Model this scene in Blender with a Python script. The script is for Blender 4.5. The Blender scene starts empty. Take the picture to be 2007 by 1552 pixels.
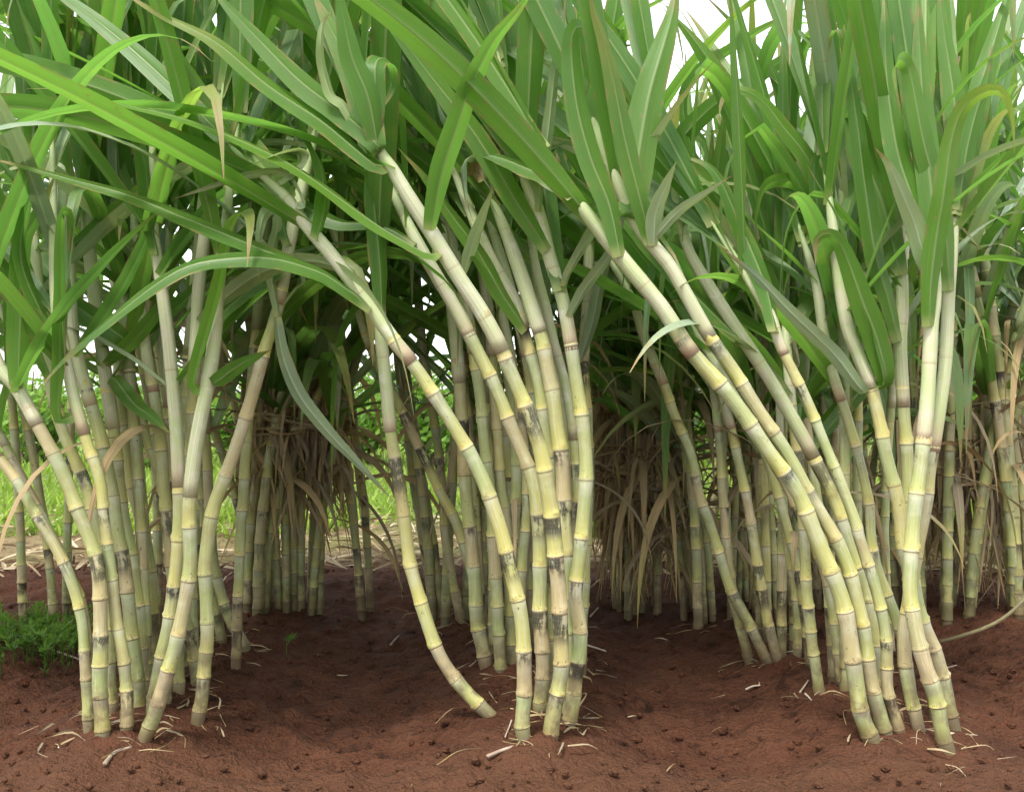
import bpy, math, random
from mathutils import Vector, Matrix, noise

sc = bpy.context.scene
COL = sc.collection
R = math.radians

# ------------------------------------------------------------------ camera, sky, sun, exposure
CAM_H = 0.65
FPX = 1969.0                       # focal length in photograph pixels (photograph 2007 x 1552)
cam_data = bpy.data.cameras.new('camera')
cam_data.sensor_width = 36.0
cam_data.lens = 36.0 * FPX / 2007.0
cam_data.clip_start = 0.05
cam_data.clip_end = 800.0
cam = bpy.data.objects.new('camera', cam_data)
cam.location = (0, 0, CAM_H)
cam.rotation_euler = (R(90), 0, 0)
COL.objects.link(cam)
sc.camera = cam

SUN_EL, SUN_AZ = 62.0, 205.0       # degrees; the sun stands high behind the camera, veiled by cloud
world = bpy.data.worlds.new('World')
sc.world = world
world.use_nodes = True
wn = world.node_tree
wn.nodes.clear()
sky = wn.nodes.new('ShaderNodeTexSky')
sky.sky_type = 'NISHITA'
sky.sun_disc = False
sky.sun_elevation = R(SUN_EL)
sky.sun_rotation = R(SUN_AZ)
sky.air_density = 1.0
sky.dust_density = 1.2
sky.ozone_density = 1.0
hs = wn.nodes.new('ShaderNodeHueSaturation')
hs.inputs['Saturation'].default_value = 0.18      # an overcast, milky sky
bg = wn.nodes.new('ShaderNodeBackground')
bg.inputs['Strength'].default_value = 0.15
wo = wn.nodes.new('ShaderNodeOutputWorld')
wn.links.new(sky.outputs[0], hs.inputs['Color'])
wn.links.new(hs.outputs[0], bg.inputs['Color'])
wn.links.new(bg.outputs[0], wo.inputs['Surface'])

sd = bpy.data.lights.new('sun', 'SUN')
sd.energy = 1.5
sd.angle = R(10)
sd.color = (1.0, 0.96, 0.88)
sun = bpy.data.objects.new('sun', sd)
az = R(SUN_AZ)
sdir = Vector((math.sin(az) * math.cos(R(SUN_EL)), math.cos(az) * math.cos(R(SUN_EL)), math.sin(R(SUN_EL))))
sun.rotation_euler = (-sdir).to_track_quat('-Z', 'Y').to_euler()
sun.location = sdir * 20
COL.objects.link(sun)

sc.view_settings.view_transform = 'Standard'
sc.view_settings.look = 'None'
sc.view_settings.gamma = 1.0
sc.view_settings.exposure = 1.7
sc.cycles.max_bounces = 8
sc.cycles.diffuse_bounces = 5
sc.cycles.transmission_bounces = 6

# ------------------------------------------------------------------ helpers
rng = random.Random(11)


def U(a, b):
    return rng.uniform(a, b)


def P(px, py, d):
    """point seen at photograph pixel (px, py), d metres in front of the camera"""
    return Vector(((px - 1003.5) * d / FPX, d, CAM_H - (py - 776.0) * d / FPX))


ROW = 0.72                        # the cane rows run away from the camera this far apart
FEET = []


def ground_z(x, y):
    z = 0.016 * noise.noise(Vector((x * 1.3 + 3, y * 1.5, 0.3)))
    z += 0.014 * noise.noise(Vector((x * 4.1, y * 3.3, 2.3)))
    fade = max(0.0, min(1.0, (4.0 - y) / 0.7)) * max(0.0, min(1.0, (y - 1.62) / 0.2)) * (1 if abs(x) < 2.6 else 0)
    c = math.cos(2 * math.pi * x / ROW)
    z += fade * (0.028 * c - 0.008)
    z += 0.040 * math.exp(-((y - 3.45) / 0.26) ** 2) * (1 - 0.4 * c)
    return z


def base_depth(px, py):
    d = FPX * CAM_H / max(60.0, (py - 776.0))
    for _ in range(8):
        x = (px - 1003.5) * d / FPX
        d = FPX * (CAM_H - ground_z(x, d)) / max(60.0, (py - 776.0))
    return d


class MB:
    """collects verts / faces / uvs / tone and links them as ONE mesh object"""
    def __init__(self):
        self.v, self.f, self.uv, self.tone = [], [], [], []

    def vert(self, p, uv=(0, 0), tone=0.5):
        self.v.append((p[0], p[1], p[2])); self.uv.append(uv); self.tone.append(tone)
        return len(self.v) - 1

    def build(self, name, mat, parent=None, smooth=True):
        me = bpy.data.meshes.new(name)
        me.from_pydata(self.v, [], self.f)
        ul = me.uv_layers.new(name='UVMap')
        n = len(me.loops)
        vi = [0] * n
        me.loops.foreach_get('vertex_index', vi)
        flat = []
        for k in vi:
            flat.extend(self.uv[k])
        ul.data.foreach_set('uv', flat)
        at = me.attributes.new('tone', 'FLOAT', 'POINT')
        at.data.foreach_set('value', self.tone)
        me.polygons.foreach_set('use_smooth', [smooth] * len(me.polygons))
        me.materials.append(mat)
        me.update()
        o = bpy.data.objects.new(name, me)
        COL.objects.link(o)
        if parent is not None:
            o.parent = parent
            o.matrix_parent_inverse = Matrix.Translation(-parent.location)
        return o


def tag(o, label, cat, group=None, kind=None):
    o['label'] = label
    o['category'] = cat
    if group: o['group'] = group
    if kind: o['kind'] = kind
    return o


def empty(name, loc):
    o = bpy.data.objects.new(name, None)
    o.location = loc
    o.empty_display_size = 0.05
    COL.objects.link(o)
    return o


def catmull(pts, n):
    """resample a list of Vectors into n+1 points evenly spaced along the smooth curve"""
    if len(pts) == 2:
        return [pts[0].lerp(pts[1], i / n) for i in range(n + 1)]
    ext = [pts[0] * 2 - pts[1]] + list(pts) + [pts[-1] * 2 - pts[-2]]
    dense = []
    for i in range(1, len(ext) - 2):
        p0, p1, p2, p3 = ext[i - 1], ext[i], ext[i + 1], ext[i + 2]
        for k in range(12):
            t = k / 12
            dense.append(0.5 * ((2 * p1) + (p2 - p0) * t + (2 * p0 - 5 * p1 + 4 * p2 - p3) * t * t
                                + (3 * p1 - p0 - 3 * p2 + p3) * t * t * t))
    dense.append(pts[-1].copy())
    L = [0.0]
    for a, b in zip(dense, dense[1:]):
        L.append(L[-1] + (b - a).length)
    out, j = [], 0
    for i in range(n + 1):
        s = L[-1] * i / n
        while j < len(L) - 2 and L[j + 1] < s:
            j += 1
        seg = max(1e-9, L[j + 1] - L[j])
        out.append(dense[j].lerp(dense[j + 1], min(1, max(0, (s - L[j]) / seg))))
    return out


def length(pts):
    return sum((b - a).length for a, b in zip(pts, pts[1:]))


def curve_at(pts, t):
    f = min(max(t, 0.0), 1.0) * (len(pts) - 1)
    i = min(int(f), len(pts) - 2)
    return pts[i].lerp(pts[i + 1], f - i)


def tangent_at(pts, t):
    f = min(max(t, 0.0), 1.0) * (len(pts) - 1)
    i = min(int(f), len(pts) - 2)
    return (pts[i + 1] - pts[i]).normalized()


def tube(mb, rings, seg=12, tone=0.5, cap=True, bud=None):
    """rings: list of (centre, tangent, radius, v). The seam faces away from the camera."""
    first = None
    prev = None
    for c, t, r, v in rings:
        b = Vector((0, 1, 0))
        x = (b - t * b.dot(t))
        if x.length < 0.05:
            x = Vector((1, 0, 0)) - t * t.x
        x.normalize()
        y = t.cross(x)
        ids = []
        for k in range(seg + 1):
            a = 2 * math.pi * k / seg
            rr = r
            if bud is not None:
                fs = v - math.floor(v)
                if 0.03 < fs < 0.2:
                    ba = bud + math.pi * (math.floor(v) % 2)
                    dl = (a - ba + math.pi) % (2 * math.pi) - math.pi
                    rr *= 1 + 0.20 * math.exp(-(dl / 0.33) ** 2) * math.exp(-((fs - 0.085) / 0.05) ** 2)
            ids.append(mb.vert(c + (x * math.cos(a) + y * math.sin(a)) * rr, (k / seg, v), tone))
        if prev:
            for k in range(seg):
                mb.f.append((prev[k], prev[k + 1], ids[k + 1], ids[k]))
        if first is None:
            first = ids
        prev = ids
    if cap:
        mb.f.append(tuple(prev[:seg]))
        mb.f.append(tuple(reversed(first[:seg])))


def stick(mb, pts, r0, r1, seg=6, n=8, tone=0.5):
    pp = catmull(pts, n)
    rings = []
    for i, p in enumerate(pp):
        t = i / n
        rings.append((p, tangent_at(pp, t), r0 + (r1 - r0) * t, t))
    tube(mb, rings, seg, tone)


# ------------------------------------------------------------------ materials
def new_mat(name):
    m = bpy.data.materials.new(name)
    m.use_nodes = True
    nt = m.node_tree
    nt.nodes.clear()
    return m, nt


class NB:
    """small helper that writes shader nodes"""
    def __init__(self, nt): self.nt = nt

    def n(self, typ, **kw):
        nd = self.nt.nodes.new(typ)
        for k, v in kw.items(): setattr(nd, k, v)
        return nd

    def link(self, a, b): self.nt.links.new(a, b)

    def math(self, op, a, b=None, c=None, clamp=False):
        nd = self.n('ShaderNodeMath', operation=op, use_clamp=clamp)
        for i, x in enumerate((a, b, c)):
            if x is None: continue
            if isinstance(x, (int, float)): nd.inputs[i].default_value = x
            else: self.link(x, nd.inputs[i])
        return nd.outputs[0]

    def smooth(self, x, lo, hi, a=0.0, b=1.0):
        nd = self.n('ShaderNodeMapRange', interpolation_type='SMOOTHSTEP')
        self.link(x, nd.inputs['Value'])
        for k, v in (('From Min', lo), ('From Max', hi), ('To Min', a), ('To Max', b)):
            nd.inputs[k].default_value = v
        return nd.outputs[0]

    def mix(self, f, a, b):
        nd = self.n('ShaderNodeMix', data_type='RGBA')
        for i, x in ((0, f), (6, a), (7, b)):
            s = nd.inputs[i]
            if isinstance(x, (int, float)): s.default_value = x
            elif isinstance(x, tuple): s.default_value = (x[0], x[1], x[2], 1)
            else: self.link(x, s)
        return nd.outputs[2]

    def ramp(self, x, stops):
        nd = self.n('ShaderNodeValToRGB')
        cr = nd.color_ramp
        while len(cr.elements) < len(stops): cr.elements.new(0.5)
        for e, (p, c) in zip(cr.elements, stops):
            e.position = p; e.color = (c[0], c[1], c[2], 1)
        self.link(x, nd.inputs[0])
        return nd.outputs[0]

    def noise(self, vec, scale, detail=3.0, rough=0.55):
        nd = self.n('ShaderNodeTexNoise')
        nd.inputs['Scale'].default_value = scale
        nd.inputs['Detail'].default_value = detail
        nd.inputs['Roughness'].default_value = rough
        self.link(vec, nd.inputs['Vector'])
        return nd.outputs[0]

    def attr(self, name):
        return self.n('ShaderNodeAttribute', attribute_name=name).outputs['Fac']

    def comb(self, x, y, z):
        nd = self.n('ShaderNodeCombineXYZ')
        for i, v in enumerate((x, y, z)):
            if isinstance(v, (int, float)): nd.inputs[i].default_value = v
            else: self.link(v, nd.inputs[i])
        return nd.outputs[0]

    def uv(self):
        u = self.n('ShaderNodeUVMap', uv_map='UVMap')
        s = self.n('ShaderNodeSeparateXYZ')
        self.link(u.outputs[0], s.inputs[0])
        return s.outputs[0], s.outputs[1]

    def pos(self):
        return self.n('ShaderNodeNewGeometry').outputs['Position']

    def bump(self, h, strength, dist):
        nd = self.n('ShaderNodeBump')
        nd.inputs['Strength'].default_value = strength
        nd.inputs['Distance'].default_value = dist
        self.link(h, nd.inputs['Height'])
        return nd.outputs[0]

    def principled(self, col, rough, normal=None, spec=0.4):
        b = self.n('ShaderNodeBsdfPrincipled')
        if isinstance(col, tuple): b.inputs['Base Color'].default_value = (*col, 1)
        else: self.link(col, b.inputs['Base Color'])
        if isinstance(rough, (int, float)): b.inputs['Roughness'].default_value = rough
        else: self.link(rough, b.inputs['Roughness'])
        b.inputs['Specular IOR Level'].default_value = spec
        if normal is not None: self.link(normal, b.inputs['Normal'])
        return b.outputs[0]

    def out(self, sh):
        o = self.n('ShaderNodeOutputMaterial')
        self.link(sh, o.inputs['Surface'])


def cane_material(name, soot=0.5, dark=1.0):
    m, nt = new_mat(name)
    b = NB(nt)
    u, v = b.uv()
    tone = b.attr('tone')
    fl = b.math('FLOOR', v)
    s = b.math('FRACT', v)
    wnz = b.n('ShaderNodeTexWhiteNoise', noise_dimensions='3D')
    b.link(b.comb(fl, b.math('MULTIPLY', tone, 37.0), 1.7), wnz.inputs['Vector'])
    sepc = b.n('ShaderNodeSeparateColor')
    b.link(wnz.outputs['Color'], sepc.inputs[0])
    r1, r2, r3 = sepc.outputs[0], sepc.outputs[1], sepc.outputs[2]
    pos = b.pos()
    # along one internode: yellow at the bottom, green in the middle, grey waxy bloom below the next joint
    base = b.ramp(s, [(0.0, (0.66, 0.62, 0.36)), (0.035, (0.56, 0.48, 0.14)), (0.13, (0.40, 0.40, 0.12)),
                      (0.36, (0.32, 0.335, 0.115)), (0.72, (0.28, 0.315, 0.145)), (0.93, (0.38, 0.40, 0.25)),
                      (0.975, (0.36, 0.33, 0.17)), (1.0, (0.66, 0.62, 0.36))])
    yellow = b.mix(b.smooth(r1, 0.35, 1.0, 0.0, 0.7), base, (0.48, 0.42, 0.125))
    green = b.mix(b.smooth(r2, 0.45, 1.0, 0.0, 0.75), yellow, (0.27, 0.33, 0.13))
    # tan, dry-skinned joints
    tan = b.mix(b.smooth(r3, 0.66, 0.92, 0.0, 0.75), green, (0.40, 0.29, 0.18))
    # pale streaks along the stem
    st = b.noise(b.comb(b.math('MULTIPLY', u, 26.0), b.math('MULTIPLY', v, 1.1), b.math('MULTIPLY', tone, 60.0)), 1.0, 4.0)
    streak = b.mix(b.smooth(st, 0.45, 0.75, 0.0, 0.5), tan, (0.54, 0.53, 0.37))
    streak = b.mix(b.smooth(b.noise(pos, 16.0, 3.0), 0.52, 0.7, 0.0, 0.4), streak, (0.30, 0.24, 0.12))
    # wax bloom, cloudy
    wx = b.noise(pos, 34.0, 4.0)
    wax = b.mix(b.math('MULTIPLY', b.smooth(wx, 0.42, 0.7), b.smooth(s, 0.25, 0.9, 0.1, 0.65)), streak, (0.47, 0.475, 0.34))
    # sooty mould under the joints, in patches
    sm0 = b.noise(pos, 30.0, 5.0, 0.7)
    sst = b.noise(b.comb(b.math('MULTIPLY', u, 9.0), b.math('MULTIPLY', v, 1.6), b.math('MULTIPLY', tone, 20.0)), 1.0, 4.0)
    sm = b.math('ADD', b.math('MULTIPLY', sm0, 0.55), b.math('MULTIPLY', sst, 0.45))
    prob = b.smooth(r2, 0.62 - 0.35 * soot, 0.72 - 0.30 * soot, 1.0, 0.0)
    prob = b.math('MULTIPLY', prob, b.smooth(r3, 0.3, 0.5))
    win = b.math('MULTIPLY', b.smooth(b.math('ADD', s, b.math('MULTIPLY', b.math('SUBTRACT', r1, 0.5), 0.6)), 0.45, 0.85), b.smooth(s, 0.955, 0.975, 1.0, 0.0))
    mask = b.math('MULTIPLY', b.math('MULTIPLY', prob, win), b.smooth(b.math('ADD', sm, b.math('MULTIPLY', r1, 0.10)), 0.49, 0.60, 0.0, 0.95))
    speck = b.math('MULTIPLY', b.smooth(b.noise(pos, 130.0, 3.0), 0.64, 0.72), b.smooth(b.noise(pos, 14.0, 2.0), 0.5, 0.62, 0.0, 0.55 + 0.4 * soot))
    mask = b.math('MAXIMUM', mask, speck)
    col = b.mix(mask, wax, (0.022, 0.020, 0.018))
    # thin dark groove at the joint
    gr = b.math('MULTIPLY', b.smooth(s, 0.962, 0.975), b.smooth(s, 0.985, 0.995, 1.0, 0.0))
    col = b.mix(b.math('MULTIPLY', gr, b.smooth(v, 1.0, 9.0, 0.95, 0.45)), col, (0.11, 0.07, 0.03))
    # soil splashed on the foot
    sx = b.n('ShaderNodeSeparateXYZ'); b.link(pos, sx.inputs[0])
    foot = b.math('MAXIMUM', b.math('MULTIPLY', b.smooth(sx.outputs[2], 0.04, 0.26, 0.8, 0.0), b.smooth(wx, 0.35, 0.65, 0.1, 1.0)), b.smooth(sx.outputs[2], 0.03, 0.085, 0.85, 0.0))
    col = b.mix(foot, col, (0.10, 0.06, 0.03))
    # root dots above each joint, scratches and scabs
    dots = b.math('MULTIPLY', b.smooth(b.noise(pos, 330.0, 1.0), 0.60, 0.66), b.smooth(s, 0.10, 0.13, 1.0, 0.0))
    dots = b.math('MULTIPLY', dots, b.smooth(v, 2.0, 10.0, 0.75, 0.15))
    scr = b.noise(b.comb(b.math('MULTIPLY', u, 60.0), b.math('MULTIPLY', v, 3.0), b.math('MULTIPLY', tone, 90.0)), 1.0, 2.0)
    scab = b.math('MULTIPLY', b.smooth(scr, 0.66, 0.72, 0.0, 0.6), b.smooth(sm0, 0.48, 0.6))
    col = b.mix(b.math('MAXIMUM', dots, scab), col, (0.085, 0.05, 0.025))
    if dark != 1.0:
        col = b.mix(1.0 - dark, col, (0.10, 0.13, 0.045))  # pulls the whole skin evenly towards dark green
    nrm = b.bump(b.math('ADD', st, b.math('MULTIPLY', wx, 0.6)), 0.25, 0.003)
    b.out(b.principled(col, b.smooth(wx, 0.3, 0.7, 0.42, 0.7), nrm, 0.35))
    return m


def sheath_material(name, dry=0.0, green=0.0):
    m, nt = new_mat(name)
    b = NB(nt)
    u, v = b.uv()
    tone = b.attr('tone')
    pos = b.pos()
    s = b.math('FRACT', v)
    wn_ = b.n('ShaderNodeTexWhiteNoise', noise_dimensions='2D')
    b.link(b.comb(b.math('FLOOR', v), b.math('MULTIPLY', tone, 31.0), 0.0), wn_.inputs['Vector'])
    rnd = wn_.outputs['Value']
    st = b.noise(b.comb(b.math('MULTIPLY', u, 34.0), b.math('MULTIPLY', v, 0.8), b.math('MULTIPLY', tone, 50.0)), 1.0, 5.0, 0.65)
    big = b.noise(pos, 9.0, 3.0)
    pat = b.noise(pos, 24.0, 4.0)
    c = b.mix(b.smooth(st, 0.3, 0.7), (0.34, 0.37, 0.20), (0.54, 0.53, 0.38))
    c = b.mix(b.smooth(big, 0.40, 0.62, 0.6, 0.0), c, (0.35, 0.43, 0.17))
    c = b.mix(b.smooth(pat, 0.48, 0.68, 0.0, 0.5), c, (0.52, 0.44, 0.36))
    c = b.mix(b.smooth(pat, 0.25, 0.42, 0.55, 0.0), c, (0.62, 0.60, 0.52))
    # the lowest, oldest sheath dries pinkish brown from its rim upward in ragged streaks
    f0 = b.math('ADD', s, b.math('MULTIPLY', b.math('SUBTRACT', st, 0.5), 0.7))
    low = b.math('MULTIPLY', b.smooth(f0, 0.0, 0.55, 1.0, 0.0), b.smooth(v, 0.8, 1.1, 1.0, 0.0))
    low = b.math('MULTIPLY', low, b.smooth(tone, 0.15, 0.8, 0.25, 0.95))
    c = b.mix(low, c, (0.40, 0.285, 0.19))
    rim = b.math('MULTIPLY', b.smooth(s, 0.0, 0.03, 1.0, 0.0), b.math('MULTIPLY', rnd, 0.7))
    c = b.mix(rim, c, (0.27, 0.19, 0.10))
    # tip greens towards the leaf
    c = b.mix(b.smooth(v, 1.4, 3.0, 0.0, 0.75), c, (0.26, 0.38, 0.13))
    if green: c = b.mix(green, c, (0.17, 0.24, 0.085))
    if dry: c = b.mix(dry, c, (0.30, 0.21, 0.11))
    nrm = b.bump(st, 0.35, 0.003)
    b.out(b.principled(c, 0.55, nrm, 0.3))
    return m


def leaf_material(name, top, under, trans, rib, dry=False, tmix=0.45):
    m, nt = new_mat(name)
    b = NB(nt)
    u, v = b.uv()
    tone = b.attr('tone')
    pos = b.pos()
    geo = b.n('ShaderNodeNewGeometry')
    au = b.math('ABSOLUTE', b.math('SUBTRACT', u, 0.5))
    # parallel veins
    vein = b.noise(b.comb(b.math('MULTIPLY', u, 42.0), b.math('MULTIPLY', v, 1.6), b.math('MULTIPLY', tone, 80.0)), 1.0, 3.0, 0.6)
    big = b.noise(pos, 5.0, 3.0)
    def tint(c, amt):
        lo = tuple(x * (1 - amt) for x in c)
        hi = tuple(min(0.95, x * (1 + amt)) for x in c)
        k = b.mix(b.smooth(vein, 0.25, 0.75), lo, hi)
        # tone 0 .. 1: dark blue-green .. bright yellow-green leaves
        k2 = b.mix(b.smooth(tone, 0.0, 1.0), (c[0] * 0.55, c[1] * 0.68, c[2] * 1.0), (c[0] * 1.25, c[1] * 1.2, c[2] * 1.0))
        k = b.mix(0.6, k, k2)
        k = b.mix(b.smooth(b.noise(pos, 11.0, 4.0), 0.58, 0.75, 0.0, 0.35), k, (c[0] * 2.0, c[1] * 1.35, c[2] * 1.2))
        return b.mix(b.smooth(big, 0.35, 0.7, 0.0, 0.35), k, (c[0] * 1.3, c[1] * 1.15, c[2] * 0.9))
    ct, cu, cx = tint(top, 0.3), tint(under, 0.2), tint(trans, 0.3)
    base = b.mix(geo.outputs['Backfacing'], ct, cu)
    ribm = b.smooth(au, 0.022, 0.06, 1.0, 0.0)
    ribm = b.math('MULTIPLY', ribm, b.smooth(v, 0.55, 0.95, 1.0, 0.1))
    base = b.mix(b.math('MULTIPLY', ribm, 0.65), base, rib)
    # pale yellowish collar
    colr = b.smooth(v, 0.0, 0.05, 0.8, 0.0)
    base = b.mix(colr, base, (0.45, 0.47, 0.18))
    # dry tips and nibbled brown edges
    nz = b.noise(pos, 26.0, 4.0)
    tip = b.math('MULTIPLY', b.smooth(v, 0.78, 0.98), b.smooth(nz, 0.35, 0.6))
    edge = b.math('MULTIPLY', b.smooth(au, 0.36, 0.49), b.smooth(nz, 0.50, 0.62))
    dm = b.math('MAXIMUM', tip, b.math('MULTIPLY', edge, 0.7))
    wt = b.n('ShaderNodeTexWhiteNoise', noise_dimensions='1D')
    b.link(b.math('MULTIPLY', tone, 977.0), wt.inputs['W'])
    yl = b.math('MULTIPLY', b.smooth(b.math('ADD', v, b.math('MULTIPLY', nz, 0.3)), 0.55, 1.1), b.smooth(wt.outputs['Value'], 0.68, 0.95))
    base = b.mix(b.math('MULTIPLY', yl, 0.75), base, (0.34, 0.33, 0.08))
    cx = b.mix(b.math('MULTIPLY', yl, 0.6), cx, (0.42, 0.38, 0.05))
    spots = b.math('MULTIPLY', b.smooth(b.noise(pos, 75.0, 2.0), 0.69, 0.74), 0.55)
    dm = b.math('MAXIMUM', dm, spots)
    base = b.mix(dm, base, (0.36, 0.25, 0.10))
    cx = b.mix(b.math('MAXIMUM', b.math('MULTIPLY', ribm, 0.5), dm), cx, (0.20, 0.20, 0.06))
    nrm = b.bump(b.math('ADD', vein, b.math('MULTIPLY', ribm, 0.8)), 0.30, 0.002)
    pr = b.principled(base, 0.40 if not dry else 0.8, nrm, 0.5 if not dry else 0.15)
    tr = b.n('ShaderNodeBsdfTranslucent')
    b.link(cx, tr.inputs['Color'])
    mx = b.n('ShaderNodeMixShader')
    mx.inputs[0].default_value = tmix
    b.link(pr, mx.inputs[1]); b.link(tr.outputs[0], mx.inputs[2])
    b.out(mx.outputs[0])
    return m


M_cane = cane_material('cane_skin', 0.47)
M_cane_dark = cane_material('cane_skin_sooty_dark', 0.9, 0.82)
M_sheath = sheath_material('sheath_skin')
M_sheath_dry = sheath_material('sheath_skin_dry', 0.6)
M_sheath_green = sheath_material('sheath_skin_shaded', 0.0, 0.6)  # darker green copy for the back rows, their shade put into the colour
M_leaf = leaf_material('leaf_blade', (0.095, 0.200, 0.030), (0.17, 0.27, 0.095), (0.22, 0.48, 0.065), (0.34, 0.44, 0.18), tmix=0.5)
M_leaf_pale = leaf_material('leaf_blade_pale', (0.30, 0.39, 0.20), (0.38, 0.46, 0.27), (0.30, 0.42, 0.14), (0.58, 0.64, 0.46), tmix=0.35)
M_leaf_dry = leaf_material('leaf_blade_dry', (0.33, 0.25, 0.145), (0.38, 0.295, 0.18), (0.32, 0.23, 0.11), (0.42, 0.34, 0.23), dry=True, tmix=0.2)


def soil_material():
    m, nt = new_mat('red_soil')
    b = NB(nt)
    pos = b.pos()
    sx = b.n('ShaderNodeSeparateXYZ'); b.link(pos, sx.inputs[0])
    n1 = b.noise(pos, 2.2, 4.0)
    n2 = b.noise(pos, 17.0, 6.0, 0.65)
    n3 = b.noise(pos, 95.0, 4.0, 0.6)
    c = b.mix(b.smooth(n1, 0.35, 0.65), (0.066, 0.025, 0.0125), (0.105, 0.041, 0.0215))
    c = b.mix(b.smooth(n2, 0.46, 0.70, 0.0, 0.8), c, (0.105, 0.045, 0.025))
    c = b.mix(b.smooth(n3, 0.60, 0.74, 0.0, 0.5), c, (0.11, 0.055, 0.035))
    c = b.mix(b.smooth(n2, 0.30, 0.46, 0.8, 0.0), c, (0.018, 0.007, 0.0045))  # low spots darkened: shade between crumbs put into the colour
    n4 = b.noise(pos, 230.0, 3.0, 0.6)
    c = b.mix(b.smooth(n4, 0.56, 0.72, 0.0, 0.45), c, (0.135, 0.070, 0.045))
    c = b.mix(b.smooth(n4, 0.30, 0.42, 0.5, 0.0), c, (0.016, 0.007, 0.004))  # fine dark flecks: tiny crumb shadows painted into the soil
    # paler brown along the near edge of the field
    edge = b.math('ADD', sx.outputs[1], b.math('MULTIPLY', n1, 0.30))
    c = b.mix(b.smooth(edge, 1.88, 2.04, 0.75, 0.0), c, (0.105, 0.048, 0.026))
    # straw-covered margin and grassy land behind the field
    sn = b.noise(pos, 9.0, 5.0, 0.7)
    straw = b.mix(b.smooth(sn, 0.3, 0.7), (0.13, 0.085, 0.045), (0.28, 0.22, 0.115))
    k = b.math('ADD', sx.outputs[1], b.math('MULTIPLY', b.math('SUBTRACT', n2, 0.5), 1.3))
    straw = b.mix(b.smooth(n1, 0.45, 0.62, 0.0, 0.5), straw, (0.15, 0.17, 0.045))
    c = b.mix(b.smooth(k, 3.7, 4.2), c, straw)
    grs = b.mix(b.smooth(sn, 0.35, 0.65), (0.10, 0.16, 0.03), (0.20, 0.24, 0.07))
    c = b.mix(b.smooth(k, 4.7, 5.7), c, grs)
    h = b.math('ADD', b.math('MULTIPLY', n2, 1.0), b.math('MULTIPLY', n3, 0.6))
    b.out(b.principled(c, 0.95, b.bump(h, 1.0, 0.03), 0.15))
    return m


M_soil = soil_material()


def plain(name, c1, c2, rough=0.8, scale=30.0, trans=None):
    m, nt = new_mat(name)
    b = NB(nt)
    tone = b.attr('tone')
    nz = b.noise(b.pos(), scale, 4.0)
    f = b.math('ADD', b.math('MULTIPLY', nz, 0.6), b.math('MULTIPLY', tone, 0.5))
    c = b.mix(b.smooth(f, 0.2, 0.85), c1, c2)
    sh = b.principled(c, rough, None, 0.25)
    if trans:
        tr = b.n('ShaderNodeBsdfTranslucent')
        tr.inputs['Color'].default_value = (*trans, 1)
        mx = b.n('ShaderNodeMixShader'); mx.inputs[0].default_value = 0.4
        b.link(sh, mx.inputs[1]); b.link(tr.outputs[0], mx.inputs[2])
        sh = mx.outputs[0]
    b.out(sh)
    return m


M_straw = plain('straw', (0.20, 0.14, 0.07), (0.46, 0.38, 0.25), 0.8)
M_twig = plain('twig_bark', (0.22, 0.16, 0.11), (0.50, 0.42, 0.33), 0.85)
M_grass = plain('grass_blades', (0.10, 0.20, 0.03), (0.28, 0.38, 0.06), 0.6, 6.0, (0.30, 0.46, 0.05))
M_shrub = plain('shrub_leaves', (0.08, 0.18, 0.03), (0.20, 0.34, 0.06), 0.5, 5.0, (0.26, 0.46, 0.06))
M_weed = plain('weed_leaves', (0.035, 0.085, 0.012), (0.10, 0.19, 0.025), 0.6, 20.0, (0.14, 0.28, 0.03))
M_bark = plain('shrub_stems', (0.09, 0.06, 0.04), (0.2, 0.15, 0.1), 0.9)

# ------------------------------------------------------------------ ground
def make_ground():
    xs, x = [], 0.0
    st = 0.014
    while x < 400:
        xs.append(x)
        if x > 1.7: st *= 1.12
        x += st
    xs.append(400.0)
    xs = [-a for a in reversed(xs[1:])] + xs
    ys = [-400, -120, -40, -12, -4, -1, 0, 0.6, 1.0, 1.25]
    y, st = 1.4, 0.012
    while y < 500:
        ys.append(y)
        if y > 2.4: st *= 1.018
        if y > 5: st *= 1.06
        y += st
    ys.append(500.0)
    mb = MB()
    nx = len(xs)
    for yy in ys:
        for xx in xs:
            z = ground_z(xx, yy)
            if abs(xx) < 4 and 1.2 < yy < 5:
                p = Vector((xx * 14, yy * 14, 0.0))
                z += 0.013 * noise.fractal(p, 0.75, 2.1, 5) + 0.016 * max(0.0, noise.noise(Vector((xx * 34, yy * 27, 5.0))) - 0.1) + 0.006 * max(0.0, noise.noise(Vector((xx * 75, yy * 66, 1.0))))
                for fx, fy in FEET:
                    q = (xx - fx) ** 2 + (yy - fy) ** 2
                    if q < 0.03: z += 0.009 * math.exp(-q / 0.0022)
            mb.vert((xx, yy, z), (xx, yy), 0.5)
    for j in range(len(ys) - 1):
        for i in range(nx - 1):
            a = j * nx + i
            mb.f.append((a, a + 1, a + nx + 1, a + nx))
    o = mb.build('ground', M_soil)
    o['kind'] = 'structure'
    o['label'] = 'dark red tilled soil of the cane field'
    o['category'] = 'ground'



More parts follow.
